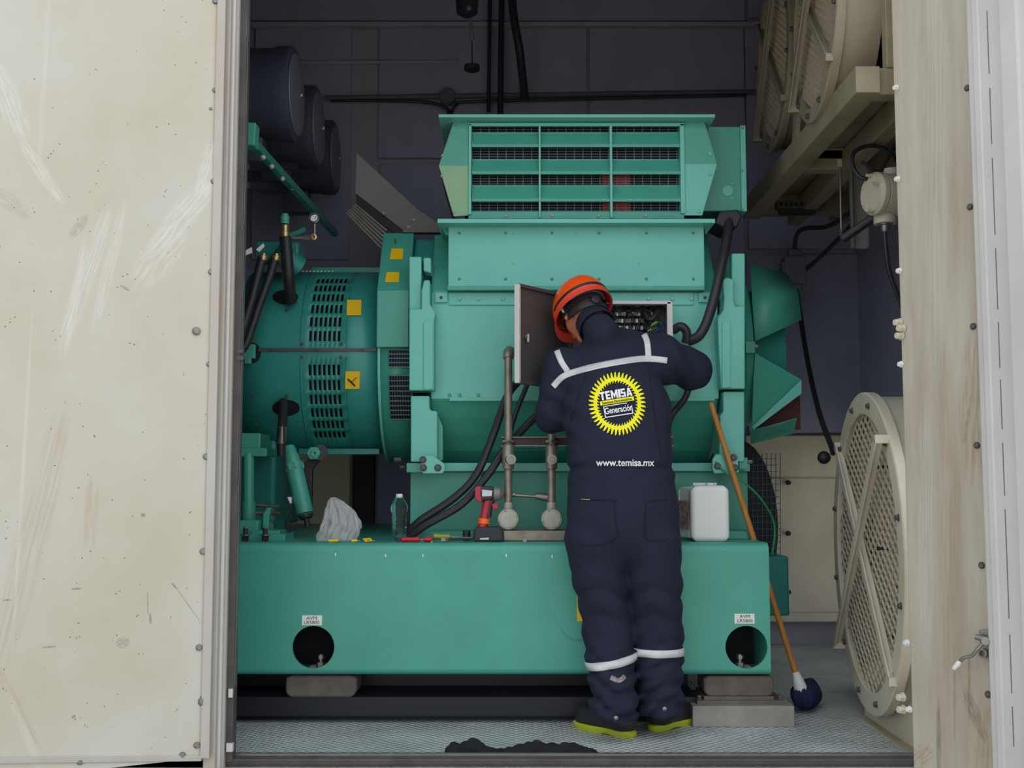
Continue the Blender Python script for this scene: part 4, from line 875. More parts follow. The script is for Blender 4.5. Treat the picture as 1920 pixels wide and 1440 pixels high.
# green rail running back
gr = thing('support_rail', 'green steel rail running back at the top left below the air filters', 'rail', at(470, 260, 4.4))
MB().bar(at(462,254,4.32), at(628,438,6.0), .03, .035, up=(0,0,1)).build('rail_web', GREEN_SHADE, gr, bevel=.003)
MB().bar(at(440,254,4.3), at(482,256,4.3), .07, .09, up=(0,0,1)).build('rail_end', GREEN, gr, bevel=.004)
for u, v, Y in ((494,295,4.5),(510,312,4.65),(530,335,4.9),(548,352,5.1)): bolt(at(u, v, Y - .06), .008, STEEL, gr, axis=(.5,-1,-.2))
MB().bar(at(455,312,4.6), at(548,312,5.3), .06, .04).bar(at(455,348,4.6), at(548,348,5.3), .06, .04).build('cross_pipe', BLACKM, gr, bevel=.01)
# air filters
FD = mat('filter_housing_dark', rgb(66,68,86), 0.5, var=0.15); FE = mat('filter_cover_grey', rgb(108,110,122), 0.4, var=0.15)
for i, (u, v, Y, R, lb) in enumerate([(552,178,4.95,.205,'dark round air filter nearest the camera at the top left'), (594,240,5.5,.2,'dark round air filter in the middle of the row at the top left'), (626,296,6.05,.195,'dark round air filter farthest back in the row at the top left')]):
    c = at(u, v, Y); t = thing('air_filter', lb, 'air filter', c - Vector((.2, 0, R)), 'air filters on the green rail')
    MB().lathe(c - Vector((.42,0,0)), (1,0,0), [(0,R*.9),(.01,R),(.34,R),(.36,R*1.04),(.42,R*1.04),(.43,R*.98)], 44).build('housing', FD, t, smooth=True)
    MB().lathe(c + Vector((.0,0,0)), (1,0,0), [(0,R*.9),(.014,R*.88),(.03,R*.3),(.032,.01)], 40).build('cover', FE, t, smooth=True)
    MB().lathe(c + Vector((.02,0,0)), (1,0,0), [(0,.02),(.02,.016)], 8).bar(c + Vector((.03,-.04,0)), c + Vector((.03,.04,0)), .008, .008).build('wing_nut', STEEL, t)
    MB().bar(c + Vector((-.2,0,-R)), c + Vector((-.2,0,-R - .12)), .14, .1).build('saddle', FD, t, bevel=.01)
# cable tray and pipes
ct = thing('cable_tray', 'sloping dark grey metal duct behind the guard, left of the air box', 'duct', at(740, 400, 5.5))
MB().prism([at(668,286,5.6), at(796,404,5.6), at(756,432,5.6), at(666,362,5.6)], (0, .05, 0)).build('duct_face', mat('duct_grey', rgb(150,144,148), .5, var=.15), ct, bevel=.002)
MB().prism([at(790,396,5.58), at(832,424,5.58), at(832,436,5.58), at(752,436,5.58)], (0, .05, 0)).build('duct_foot', GREY, ct, bevel=.002)
MB().prism([at(668,364,5.61), at(762,434,5.61), at(744,440,5.61), at(668,386,5.61)], (0, .04, 0)).build('duct_flange', BLACKM, ct)
for u, v in ((776,413),(766,426),(720,400)): bolt(at(u, v, 5.58), .008, STEEL, ct)
tb_ = thing('tube_bundle', 'bundle of thin pale parallel tubes sloping down beside the grey duct', 'tubes', at(690, 430, 5.4))
for k in range(6):
    MB().cyl(at(650 + 3.2*k, 399 - 3.2*k, 5.6), at(716 + 1.6*k, 466 - 7*k, 5.3), .0042, n=6).build('thin_tube', CREAM, tb_, smooth=True)
# conduit on rear wall
cd = thing('wall_conduit', 'thin dark conduit with round junction box along the upper rear wall', 'conduit', at(840, 190, YB - .1))
MB().cyl(at(610, 184, YB - .08), at(1430, 172, YB - .08), .016, n=12).build('long_run', GREYB, cd, smooth=True)
MB().cyl(at(560, 117, YB - .06), at(860, 116, YB - .06), .010, n=10).build('upper_run', RIB, cd, smooth=True)
MB().lathe(at(840, 184, YB - .05), (0,-1,0), [(0,.05),(.05,.05),(.06,.045)], 24).build('junction_box', GREYB, cd, smooth=True)
MB().tube(spline([at(620,188,YB-.08), at(780,190,YB-.09), at(832,200,YB-.09), at(842,222,YB-.09), at(843,300,YB-.09)]), .010, 8).tube(spline([at(1400,178,YB-.09), at(900,190,YB-.09), at(856,198,YB-.09), at(846,222,YB-.09), at(846,300,YB-.09)]), .009, 8).build('loose_wire', RUB, cd, smooth=True)
for i, (u, v1, lb) in enumerate(((918,210,'left of two dark drop pipes on the upper rear wall'), (940,215,'straight dark drop pipe right of the thin one on the rear wall'))):
    tag(MB().cyl(at(u + 2, -120, YB - .12 - .05*i), at(u - 2, v1, YB - .12 - .05*i), .012 + .006*i, n=10).build('drop_pipe', BLACKM, smooth=True), lb, 'pipe')
tag(MB().tube(spline([at(955,-100,6.2), at(962,20,6.2), at(975,100,6.25), at(984,185,6.4)]), .024, 12).build('drop_hose', BLACKM, smooth=True), 'dark hose curving down from the roof to the rear wall conduit', 'hose')
lp_ = thing('hanging_lever', 'black pull mechanism with thin steel rod hanging at the top centre', 'mechanism', at(876, 70, 5.2))
MB().lathe(at(876, -40, 5.2), (0,0,-1), [(0,.05),(.1,.05),(.11,.055),(.17,.05),(.19,.02)], 24).build('housing', BLACKM, lp_, smooth=True)
bolt(at(879, 15, 5.145), .010, STEEL, lp_); MB().cyl(at(884, 36, 5.2), at(889, 76, 5.2), .004).cyl(at(881, 36, 5.2), at(882, 78, 5.2), .003).build('rod', STEEL, lp_, smooth=True)
MB().lathe(at(885, 128, 5.6), (0,0,1), [(-.02,.02),(-.01,.04),(.015,.04),(.02,.02)], 20).build('lower_knob', BLACKM, lp_, smooth=True)
MB().cyl(at(885, 78, 5.22), at(885, 124, 5.6), .003).build('cord', BLACKM, lp_)

# ------------------------------------------------------------------ fans
def fan(label, c, R, Xn, Xf, par_housing, dark=False, hub=True):
    FM = FAN_DIM if not hub else CREAM
    t_ = Vector((Xf - Xn, 2*R, 0)).normalized(); n_ = Vector((-t_.y, t_.x, 0)); up = Vector((0,0,1)); c = Vector(c)
    fn = thing('round_fan', label, 'fan', c - Vector((0,0,R)), 'round screened fans on the right')
    P3 = lambda a, b_, w_=0: c + t_*a + up*b_ + n_*w_
    N_ = 64; mb = MB()
    prof = [(R,-.02),(R,.012),(R-.006,.016),(R*.865,.016),(R*.86,.012),(R*.86,-.01)]
    vs = [P3(r*math.cos(2*math.pi*k/N_), r*math.sin(2*math.pi*k/N_), w_) for r, w_ in prof for k in range(N_)]; m_ = len(prof)
    mb.add(vs, [(i*N_+k, i*N_+(k+1)%N_, ((i+1)%m_)*N_+(k+1)%N_, ((i+1)%m_)*N_+k) for i in range(m_) for k in range(N_)])
    mb.build('ring', FM, fn, smooth=True, ang=30)
    # zig-zag screen
    g = MB(); da, db, r_ = R*.125, R*.075, R*.87; nk = int(2*R/da) + 2
    for k in range(-nk, nk + 1):
        a0 = k*da*.5; pts = []; nb = int(R/db*2) + 1
        for j in range(-nb, nb + 1):
            b_ = j*db*.5; ph = (j + k) % 2
            a = a0 + (da*.25*.92)*(1 if ph else -1)
            if a*a + b_*b_ < r_*r_: pts.append((a, b_))
        for (a1, b1), (a2, b2_) in zip(pts, pts[1:]):
            if b2_ - b1 < db*.6: g.bar(P3(a1, b1, .002), P3(a2, b2_, .002), .0036, .006, up=n_)
    tag(g.build('wire_screen', SCREEN, fn), kind='stuff')
    MB().prism([P3(r_*math.cos(2*math.pi*k/40), r_*math.sin(2*math.pi*k/40), -.05) for k in range(40)], -n_*.01).build('filter_backing', FILT if not hub else FILT2, fn)
    if hub:
        for ia in range(3):
            for ib in range(8):
                MB().prism([P3(.12 + ia*.07 + .02*math.cos(q), -.05 - .045*ib + .17 + .008*math.sin(q), -.046) for q in [2*math.pi*k/10 for k in range(10)]], n_*.004).build('louvre_hole', BLACKM, fn)
    # housing drum behind
    vs = [P3(rr*math.cos(2*math.pi*k/N_), rr*math.sin(2*math.pi*k/N_), w_) for rr, w_ in ((R*.97,-.02),(R*.97,-.16)) for k in range(N_)]
    MB().add(vs, [(k, (k+1)%N_, N_+(k+1)%N_, N_+k) for k in range(N_)]).build('drum', FM, fn, smooth=True)
    # crossed angle bars standing off the ring
    for sg in (1, -1):
        a1, b1 = -R*.70*sg, R*.68; a2, b2_ = R*.70*sg, -R*.68; w_ = .06 if sg > 0 else .035
        pc = P3(0, 0, w_)
        MB().bar(P3(a1, b1, w_), P3(a2, b2_, w_), .03, .006, up=n_).bar(P3(a1, b1, w_ - .012) , P3(a2, b2_, w_ - .012), .005, .03, up=n_).build('cross_brace', FM, fn)
        for a, b_ in ((a1, b1), (a2, b2_)): MB().bar(P3(a, b_, .01), P3(a, b_, w_ + .003), .025, .03).build('brace_foot', FM, fn)
    for k in range(12):
        a = 2*math.pi*(k + .5)/12; bolt(P3(R*.93*math.cos(a), R*.93*math.sin(a), .016), .011, mat_bolt, fn, axis=n_, h=.012)
    return fn, P3
mat_bolt = GREYD
Y0 = 4.42; fR = (Z(736, Y0) - Z(1338, Y0))/2; fz = (Z(736, Y0) + Z(1338, Y0))/2
fan('large round screened fan standing on the floor at the right, with crossed braces', (X(1622, Y0), Y0, fz), fR, X(1687, Y0 - fR), X(1556, Y0 + fR), True)
fan('round screened fan high at the right, nearer of the two near the roof', (X(1548, 4.45), 4.45, Z(30, 4.45)), .43, X(1597, 4.02), X(1503, 4.88), True, hub=False)
fan('round screened fan high at the right, farther and darker of the two near the roof', (X(1466, 5.4), 5.4, Z(112, 5.4)), .45, X(1501, 4.95), X(1434, 5.85), True, hub=False)
# housing of the floor fan
fh = thing('fan_housing', 'cream sheet metal housing and base behind the big floor fan', 'housing', (1.6, 4.6, 0))
MB().prism([(1.425, 4.02, 0), (1.425, 4.62, 0), (1.425, 4.62, .20), (1.425, 4.02, .38)], (.01,0,0)).build('base_side', CREAM, fh, bevel=.002)
MB().box(1.425, 1.455, 4.008, 4.02, 0, .36).build('base_edge', CREAMD, fh)
MB().box(1.39, 1.43, 4.0, 4.62, 0, .006).build('base_flange', CREAMD, fh)
MB().prism([(1.46, 4.03, 0), (1.66, 4.03, 0), (1.66, 4.03, .05), (1.46, 4.03, .22)], (0,.01,0)).build('gusset', CREAM, fh)
MB().box(1.64, 1.98, 4.75, 5.3, .02, Z(758, 5.2)).build('duct_box', CREAM, fh, bevel=.01)
MB().box(1.40, 1.9, 4.1, 4.14, .42, .45).box(1.40, 1.9, 4.1, 4.14, .55, .57).build('cross_rail', GREYD, fh)
for v in (770, 875, 1035, 1210): 
    p = at(1684 + (v-770)*.02, v, 4.0); MB().cyl(p + Vector((-.02,0.2,0)), p + Vector((.04,.2,0)), .007).build('bolt', BLACKM, fh)
MB().cyl(at(1668,858,4.5), at(1700,862,4.5), .004).build('tie_rod', CREAM, fh)
# upper platform
up_ = thing('fan_platform', 'cream painted steel beam platform carrying the upper fans', 'platform', (1.5, 4.8, 2.3))
zb_ = 2.36
MB().bar((1.30, 3.98, zb_ + .05), (1.28, 5.9, zb_ + .03), .09, .10, up=(0,0,1)).build('beam', BEAM, up_, bevel=.004)
MB().bar((1.52, 3.98, zb_ + .04), (1.56, 6.1, zb_ + .04), .07, .10, up=(0,0,1)).build('beam', BEAM, up_, bevel=.004)
MB().bar((1.80, 3.98, zb_ + .05), (1.80, 6.1, zb_ + .05), .09, .10, up=(0,0,1)).build('beam', BEAM, up_, bevel=.004)
for y in (4.0, 5.0, 5.85): MB().box(1.26, 2.0, y, y + .08, zb_, zb_ + .10).build('cross_beam', BEAM, up_, bevel=.003)
MB().box(1.34, 2.0, 4.05, 5.0, zb_ + .102, zb_ + .11).build('deck_plate', BEAM, up_)
MB().box(1.34, 2.0, 5.1, 5.9, zb_ + .102, zb_ + .11).build('deck_plate', BEAM, up_)
for y0_, y1_ in ((4.06, 4.85), (4.98, 5.85)): MB().box(1.52, 1.98, y0_, y1_, zb_ + .11, 3.6).build('fan_casing', FAN_DIM, up_, bevel=.006)
MB().bar((1.34, 4.9, zb_ + .1), (1.34, 4.9, zb_ + .75), .03, .1).build('post', BEAM, up_, bevel=.003); MB().bar((1.40, 4.02, zb_ + .1), (1.40, 4.02, zb_+1.1), .05, .05).build('post', BEAM, up_, bevel=.003)
MB().bar((1.36, 4.9, zb_ + .7), (1.46, 4.9, zb_ + .7), .02, .02).bar((1.29, 5.0, zb_ + .1), (1.33, 5.0, zb_ + .5), .02, .06).build('stay', FAN_DIM, up_)
MB().ppx([(1568,62),(1590,62),(1570,90)], 4.5, .01).build('gusset', GREYD, up_)
# hanger, channel, boxes
MB().cyl(at(1575,302,5.0), at(1577,430,5.0), .005, n=8).build('hanger_rod', STEEL, smooth=True)
hg = bpy.data.objects['hanger_rod']; tag(hg, 'thin vertical steel rod hanging below the upper platform beams', 'rod')
MB().bpx(1535, 282, 1596, 297, 5.0, .05).build('hanger_plate', CREAMD, hg); MB().bpx(1571, 298, 1579, 312, 4.99, .03).build('clevis', CREAM, hg)
MB().lathe(at(1577,430,5.0), (0,0,-1), [(0,.010),(.014,.010)], 6).lathe(at(1577,437,5.0), (0,0,-1), [(0,.007),(.01,.007)], 6).build('nut', STEEL, hg)
vc = MB(); a = at(1596, 466, 4.9); b_ = at(1615, 60, 4.9); 
vc.box(a.x, b_.x - .0, 4.9, 4.905, a.z, zb_).box(a.x, a.x + .003, 4.87, 4.9, a.z, zb_).box(b_.x - .004, b_.x - .001, 4.87, 4.9, a.z, zb_)
tag(vc.build('strut_post', GREY), 'vertical grey channel hanging left of the round cream junction box', 'channel')
jb = thing('junction_box', 'round cream cast junction box hanging beside the streaked right door leaf', 'junction box', at(1655, 415, 4.5))
jc = at(1658, 368, 4.5)
MB().lathe(jc + Vector((.1,0,0)), (-1,-.25,0), [(0,.075),(.01,.085),(.13,.085),(.135,.08),(.14,.088),(.16,.088),(.175,.075),(.178,.0)], 36).build('casting', CREAM, jb, smooth=True)
for a in (-.5, .5, 1.6, -1.6, 2.8): bolt(jc + Vector((-.07, -.05, 0)) + Vector((0, .07*math.cos(a)*.9, .072*math.sin(a))), .007, CREAM, jb, axis=(-1,-.25,0), h=.02)
MB().cyl(jc + Vector((.0,0,-.07)), jc + Vector((0,0,-.115)), .045).build('hub', CREAM, jb, smooth=True); MB().cyl(jc + Vector((.03,0,.07)), jc + Vector((.03,0,.11)), .04).build('hub', CREAM, jb, smooth=True)
MB().lathe(jc + Vector((0,0,-.112)), (0,0,-1), [(0,.03),(.008,.03),(.01,.02),(.035,.016)], 20).build('gland', STEEL, jb, smooth=True)
MB().bar(jc + Vector((-.02,.02,-.07)), jc + Vector((-.15,.1,-.16)), .05, .03).build('support_arm', BLACKM, jb, bevel=.01)
cable('drop_cable', 'black cable dropping from the round cream junction box behind the right door leaf', [(1658,415,4.5),(1661,460,4.5),(1668,510,4.52),(1690,570,4.55),(1720,640,4.6)], .010)
cable('cable_loop', 'black cable loop coiled above the round cream junction box', [(1690,255,4.55),(1668,290,4.5),(1650,320,4.48),(1620,335,4.48),(1600,315,4.5),(1602,285,4.52),(1635,273,4.54),(1665,283,4.55),(1680,300,4.56)], .009)
cable('cable_tail', 'straight black cable crossing behind the coiled cable loop', [(1692,330,4.62),(1650,325,4.6),(1615,303,4.6)], .007)
gb = thing('wall_junction_box', 'small grey junction box on the dark rear wall behind the fan cover', 'junction box', at(1492, 540, 5.9))
MB().bpx(1472, 478, 1512, 532, 5.9, .1).build('body', GREYB, gb, bevel=.012); MB().bpx(1480, 466, 1506, 480, 5.92, .06).build('hub', GREYB, gb, bevel=.01); MB().bpx(1482, 530, 1506, 545, 5.92, .06).build('hub', GREYB, gb, bevel=.01)
MB().bpx(1467, 490, 1474, 520, 5.91, .07).build('lid', GREYB, gb, bevel=.003)
MB().bar(at(1500, 500, 6.0), at(1500, 500, YB - .02), .05, .05).build('wall_bracket', GREYB, gb)
cable('wall_cable', 'black cable falling from the small grey wall junction box to the floor fan', [(1494,545,5.92),(1502,600,5.85),(1515,680,5.6),(1535,770,5.3),(1558,835,5.15),(1562,850,5.1)], .013)
cable('wall_cable', 'black cable arching from the small grey wall junction box up to the platform', [(1490,466,5.92),(1494,440,5.9),(1510,428,5.85),(1550,425,5.7),(1585,405,5.4),(1612,380,5.2)], .012)
cable('wall_cable', 'black cable sloping right from the small grey wall junction box', [(1512,505,5.92),(1545,475,5.8),(1575,445,5.6),(1608,410,5.3)], .012)
MB().ell(at(1545, 858, 5.1), (.03,.03,.03)).build('cable_end', RUB, bpy.data.objects['wall_cable'], smooth=True)
MB().bpx(1458, 376, 1548, 390, 5.7, .06).build('perforated_bracket', GREYD); pb = bpy.data.objects['perforated_bracket']; tag(pb, 'dark perforated steel bracket under the farther upper fan', 'bracket')
MB().bpx(1464, 392, 1530, 400, 5.72, .05).build('lower_strip', BLACKM, pb)
for k in range(9): MB().bpx(1462 + 9.5*k, 379, 1467 + 9.5*k, 386, 5.698, .003).build('slot', DARK, pb)  # slots drawn as dark slips, their shade painted in

# dark screened guard and green duct behind the skid's right end
bgm = thing('radiator_guard', 'dark curved mesh guard behind the right end of the green skid', 'guard', (X(1440,5.3), 5.3, .4))
c_ = at(1385, 985, 5.5); mb = MB(); R_ = .31
MB().prism([(c_.x + R_*.62*math.cos(a), 5.5, c_.z + R_*1.35*math.sin(a)) for a in [2*math.pi*k/40 for k in range(40)]], (0,.1,0)).build('guard_disc', BLACKM, bgm)
g = MB()
for k in range(22): 
    v = 860 + 12*k; g.bar(at(1408, v, 5.48), at(1466 - abs(v - 985)*.08, v, 5.48), .003, .003)
for k in range(7): g.bar(at(1412 + 8.5*k, 850, 5.48), at(1412 + 8.5*k, 1120, 5.48), .003, .003)
tag(g.build('guard_mesh', MESHM, bgm), kind='stuff')
MB().box(X(1398,5.2), X(1474,5.2), 5.2, 5.9, Z(1155, 5.2), Z(1043, 5.2)).build('lower_duct', GREEN_SHADE, bgm, bevel=.01)
for v in (905, 1000, 1110): bolt(at(1478, v, YB - .06), .012, BLACKM, wb, axis=(0,-1,0), h=.03)

# ------------------------------------------------------------------ loose items on the skid
T = SZ1
def at_t(u, Y): return Vector((X(u, Y, 1015), Y, T))
# impact driver
dv_ = thing('impact_driver', 'red and black cordless impact driver with orange ring, left of the pipes', 'power tool', at_t(915, 4.56))
DY = 4.56
dp = lambda u, v, y=0: at(u, v, DY + y)
MB().ppx([(889,992),(895,988),(935,988),(942,994),(945,1016),(888,1016)], DY - .035, .075).build('battery', BLP, dv_, bevel=.006)
MB().ppx([(900,1009),(917,1008),(916,1012),(900,1012)], DY - .0365, .002).build('battery_label', REFL, dv_)
MB().tube([dp(905,988), dp(908,970), dp(913,945), dp(916,930)], [.021,.018,.018,.022], 16).build('handle', DRED, dv_, smooth=True)
MB().tube([dp(916,970,-.003), dp(918,950,-.003), dp(924,935,-.003)], [.012,.012,.012], 12).build('handle_grip', BLP, dv_, smooth=True)
MB().lathe(dp(907,982), dp(908,970) - dp(907,982), [(0,.0225),(.002,.024),(.02,.023),(.022,.021)], 20).build('orange_ring', ORP, dv_, smooth=True)
MB().ppx([(892,914),(899,911),(926,912),(927,937),(899,942),(892,934)], DY - .026, .052).build('motor_housing', BLP, dv_, bevel=.010)
MB().ppx([(890,914),(898,911),(903,912),(901,926),(904,942),(897,942),(890,936)], DY - .028, .056).build('red_shell', DRED, dv_, bevel=.005)
MB().ppx([(904,918),(923,920),(922,930),(904,931)], DY - .028, .003).build('side_badge', REFL, dv_)
MB().lathe(dp(926,926), (1,0,0), [(0,.028),(.006,.029),(.024,.028),(.034,.020),(.04,.012)], 24).build('gear_case', GREY, dv_, smooth=True)
MB().ppx([(921,945),(933,943),(934,954),(925,956)], DY - .012, .024).build('trigger', RED, dv_, bevel=.003)
MB().cyl(dp(940,927,.065), dp(1008,931,.065), .0065).lathe(dp(961,927,.065), (1,0,0), [(0,.011),(.01,.011)], 12).build('extension_bar', STEEL, dv_, smooth=True)
MB().cyl(dp(935,926), dp(944,927,.065), .007).build('anvil', STEEL, dv_, smooth=True)
MB().cyl(dp(1004,930,.065), dp(1013,931,.065), .013).cyl(dp(1013,931,.065), dp(1027,933,.065), .016).build('socket', STEEL, dv_, smooth=True)
# bottle
bt_ = thing('water_bottle', 'clear ribbed plastic water bottle with white cap standing on the skid', 'bottle', at_t(748, 4.55))
bp_ = at_t(748, 4.55); hB = Z(926, 4.55) - T; pf = [(.001,.018),(.004,.029),(.015,.031)]
for k in range(7): pf += [(.02 + .0135*k,.031),(.0265 + .0135*k,.0275)]
pf += [(.12,.033),(.14,.034),(.155,.029),(.17,.02),(.18,.0135),(hB - .012,.0125)]
MB().lathe(bp_, (0,0,1), pf, 28).build('bottle_wall', CLEAR, bt_, smooth=True, ang=60)
MB().lathe(bp_ + Vector((0,0,hB - .016)), (0,0,1), [(0,.014),(.014,.014),(.016,.012)], 20).build('cap', WHT, bt_, smooth=True)
# bag
def bagf(G):
    c = np.array(at(636, 1000, 4.56)); x, y, z = G[..., 0] - c[0], G[..., 1] - c[1], G[..., 2] - T
    h = np.clip(z/.178, 0, 1); L = .00217
    hs = [0, .12, .3, .45, .62, .78, .9, 1.0]
    xl = np.interp(h, hs, [-41, -38, -33, -28, -25, -22, -20, -16])*L
    xr = np.interp(h, hs, [26, 32, 37, 36, 28, 17, 6, -8])*L
    w = (xr - xl)/2; cx = (xr + xl)/2; wy = .055*np.interp(h, hs, [1, 1, .95, .85, .7, .5, .35, .2])
    an = np.arctan2(y/wy, (x - cx)/w)
    rid = lambda q: 1 - 2*np.abs(np.sin(q/2))
    fold = (.04 + .14*h)*rid(an*9 + 5*h) + .06*rid(an*17 - 6*h + 1) + .05*rid(an*4 + 22*h)
    r = np.sqrt(((x - cx)/w)**2 + (y/wy)**2)
    return np.maximum(np.maximum((r - 1 + fold)*np.minimum(w, wy)*.8, -z + .001), z - .178)
c_ = at(632, 1000, 4.56)
sdf_obj('plastic_bag', bagf, (c_.x - .13, 4.45, T - .01), (c_.x + .13, 4.67, T + .19), .0035, BAGM)
tag(bpy.data.objects['plastic_bag'], 'crumpled translucent plastic bag standing on the skid left of the bottle', 'bag')
for i, (u, dx, lb) in enumerate([(625, .038, 'largest yellow wire lug, at the foot of the plastic bag'), (664, .022, 'yellow wire lug just right of the plastic bag'), (690, .028, 'pair of yellow wire lugs midway between bag and bottle')]):
    p = at_t(u, 4.49) + Vector((0,0,.006)); t = thing('cable_lug', lb, 'connector', p, 'yellow cable lugs')
    MB().cyl(p - Vector((dx/2,0,0)), p + Vector((dx/2, .006, .001)), .0055, n=10).build('sleeve', YEL, t, smooth=True)
    MB().cyl(p + Vector((dx/2,.006,0)), p + Vector((dx/2 + .014,.006,-.001)), .003).build('tongue', STEEL, t, smooth=True)
    if i == 2: MB().cyl(p + Vector((-.02,.01,.005)), p + Vector((.01, -.01, .008)), .0045, n=10).build('sleeve', YEL, t, smooth=True)
def screwdriver(label, p0, p1, m, split, r=.011):
    t = thing('screwdriver', label, 'screwdriver', (p0 + p1)/2 - Vector((0,0,r)))
    d = p1 - p0; L_ = d.length
    MB().lathe(p0, d, [(0,r*.7),(.006,r),(L_*split*.5,r*.85),(L_*split*.95,r),(L_*split,r*.6)], 10).build('handle', m, t, smooth=True)
    MB().cyl(p0 + d*split, p1, .003).build('blade', STEEL, t, smooth=True)
    return t, d
p = at_t(752, 4.49) + Vector((0,0,.011)); t, d = screwdriver('red-handled tool lying right of the water bottle', p, p + Vector((.125, .012, 0)), RED, .6)
MB().lathe(p + d*.72, d, [(0,.008),(.005,.0105),(.03,.0105),(.034,.006)], 12).build('second_grip', RED, t, smooth=True)
p = at_t(812, 4.53) + Vector((0,0,.022)); screwdriver('screwdriver with amber handle behind the small wrench', p, p + Vector((.16, .03, -.008)), AMB, .42, .012)
wr = thing('wrench', 'dark adjustable wrench lying between amber screwdriver and impact driver', 'wrench', at_t(850, 4.5))
p = at_t(838, 4.49)
MB().bar(p + Vector((0,0,.01)), p + Vector((.11,.05,.012)), .016, .008, up=(0,0,1)).build('shank', BLACKM, wr, bevel=.002)
MB().prism([p + Vector(q) for q in ((-.022,-.01,.005),(-.005,-.014,.005),(.008,-.004,.005),(.004,.012,.005),(-.018,.012,.005),(-.006,.004,.005),(-.008,-.004,.005),(-.02,-.002,.005))], (0,0,.014)).build('jaw', STEEL, wr)
nt_ = at_t(984, 4.475) + Vector((0,0,.009)); tag(MB().lathe(nt_, (0,-1,0), [(0,.0085),(.008,.0085),(.0081,.0045),(.001,.0045)], 6).build('hex_nut', STEEL), 'small loose steel nut on the skid edge below the first round box', 'nut')
nt_ = at_t(810, 4.475) + Vector((0,0,.003)); tag(MB().lathe(nt_, (0,0,1), [(-.003,.008),(.003,.008)], 6).build('hex_nut', STEEL), 'tiny shiny nut on the skid edge below the amber screwdriver', 'nut')
sc_ = at_t(875, 4.62); tag(MB().lathe(sc_, (0,0,1), [(0,.016),(.04,.016),(.041,.009)], 18).build('socket', BLACKM, smooth=True), 'short black socket standing behind the wrench, left of the impact driver', 'socket')
# jerrycan
jr = thing('jerrycan', 'white plastic jerrycan with red label standing at the right end of the skid', 'jerrycan', at_t(1322, 4.6))
jx0, jx1 = X(1293, 4.53), X(1366, 4.53); jt = Z(911, 4.53)
xm = (jx0 + jx1)/2
def jcan(G):
    hx, hy, hz2 = (jx1 - jx0)/2 - .0, .07, (jt - T)/2
    x, y, z = np.abs(G[..., 0] - xm), np.abs(G[..., 1] - 4.60), np.abs(G[..., 2] - (T + hz2))
    qx, qy, qz = x - hx + .02, y - hy + .02, z - hz2 + .018
    d = np.sqrt(np.maximum(qx,0)**2 + np.maximum(qy,0)**2 + np.maximum(qz,0)**2) + np.minimum(np.maximum(qx, np.maximum(qy, qz)), 0) - .02
    return np.maximum(d, (x + z*1.0) - (hx + hz2) + .02)
sdf_obj('can_body', jcan, (jx0 - .01, 4.5, T - .01), (jx1 + .01, 4.7, jt + .02), .004, WHT, jr)
MB().prism([(jx0 - .002, 4.56, T + .012), (jx0 - .035, 4.64, T + .012), (jx0 - .035, 4.64, jt - .02), (jx0 - .02, 4.64, jt - .004), (jx0 + .01, 4.56, jt - .004)], (.05, .03, 0)).build('side_face', WHT, jr, bevel=.008)
MB().prism([(jx0 - .0035, 4.5555, T + .05), (jx0 - .037, 4.637, T + .05), (jx0 - .037, 4.637, jt - .06), (jx0 - .0035, 4.5555, jt - .06)], (-.001,-.001,0)).build('red_label', mat('can_label', rgb(130,60,66), .5, var=.8, dirt=rgb(210,190,190), dirt_amt=.9, dirt_scale=60), jr)
MB().cyl((X(1330,4.6), 4.6, jt - .002), (X(1330,4.6), 4.6, jt + .012), .018).box(X(1300,4.6), X(1345,4.6), 4.63, 4.65, jt, jt + .012).build('cap_and_handle', WHT, jr, bevel=.002)

# broom / mop
mp_ = thing('string_mop', 'wooden-handled mop with navy yarn head leaning right of the skid', 'mop', onfloor(1512, 1338))
mt, mbot = at(1333, 757, 4.72), at(1492, 1262, 4.68)
MB().cyl(mbot, mt, .0125, .012, n=14).lathe(mt, mt - mbot, [(0,.012),(.006,.008),(.008,.001)], 14).build('handle', WOOD, mp_, smooth=True)
md = (mbot - mt).normalized()
MB().lathe(mbot - md*.0, md, [(-.005,.014),(.02,.020),(.05,.026),(.075,.028)], 20).build('socket', WHT, mp_, smooth=True)
hc = mbot + md*.10
def mopf(G):
    a = np.array(hc); b = np.array(onfloor(1512, 1325)) + np.array([0, 0, .055])
    d = cone(G, a, b, .044, .064)
    x, y, z = G[..., 0] - a[0], G[..., 1] - a[1], G[..., 2]
    an = np.arctan2(y, x - .04*(a[2] - z)); d = d + .004*np.sin(an*15 + 10*z) + .003*np.sin(an*7 - 24*z)
    return np.maximum(d, -z + .002)
sdf_obj('yarn_head', mopf, (hc.x - .12, hc.y - .14, 0), (hc.x + .17, hc.y + .14, hc.z + .06), .005, MOPM, mp_)

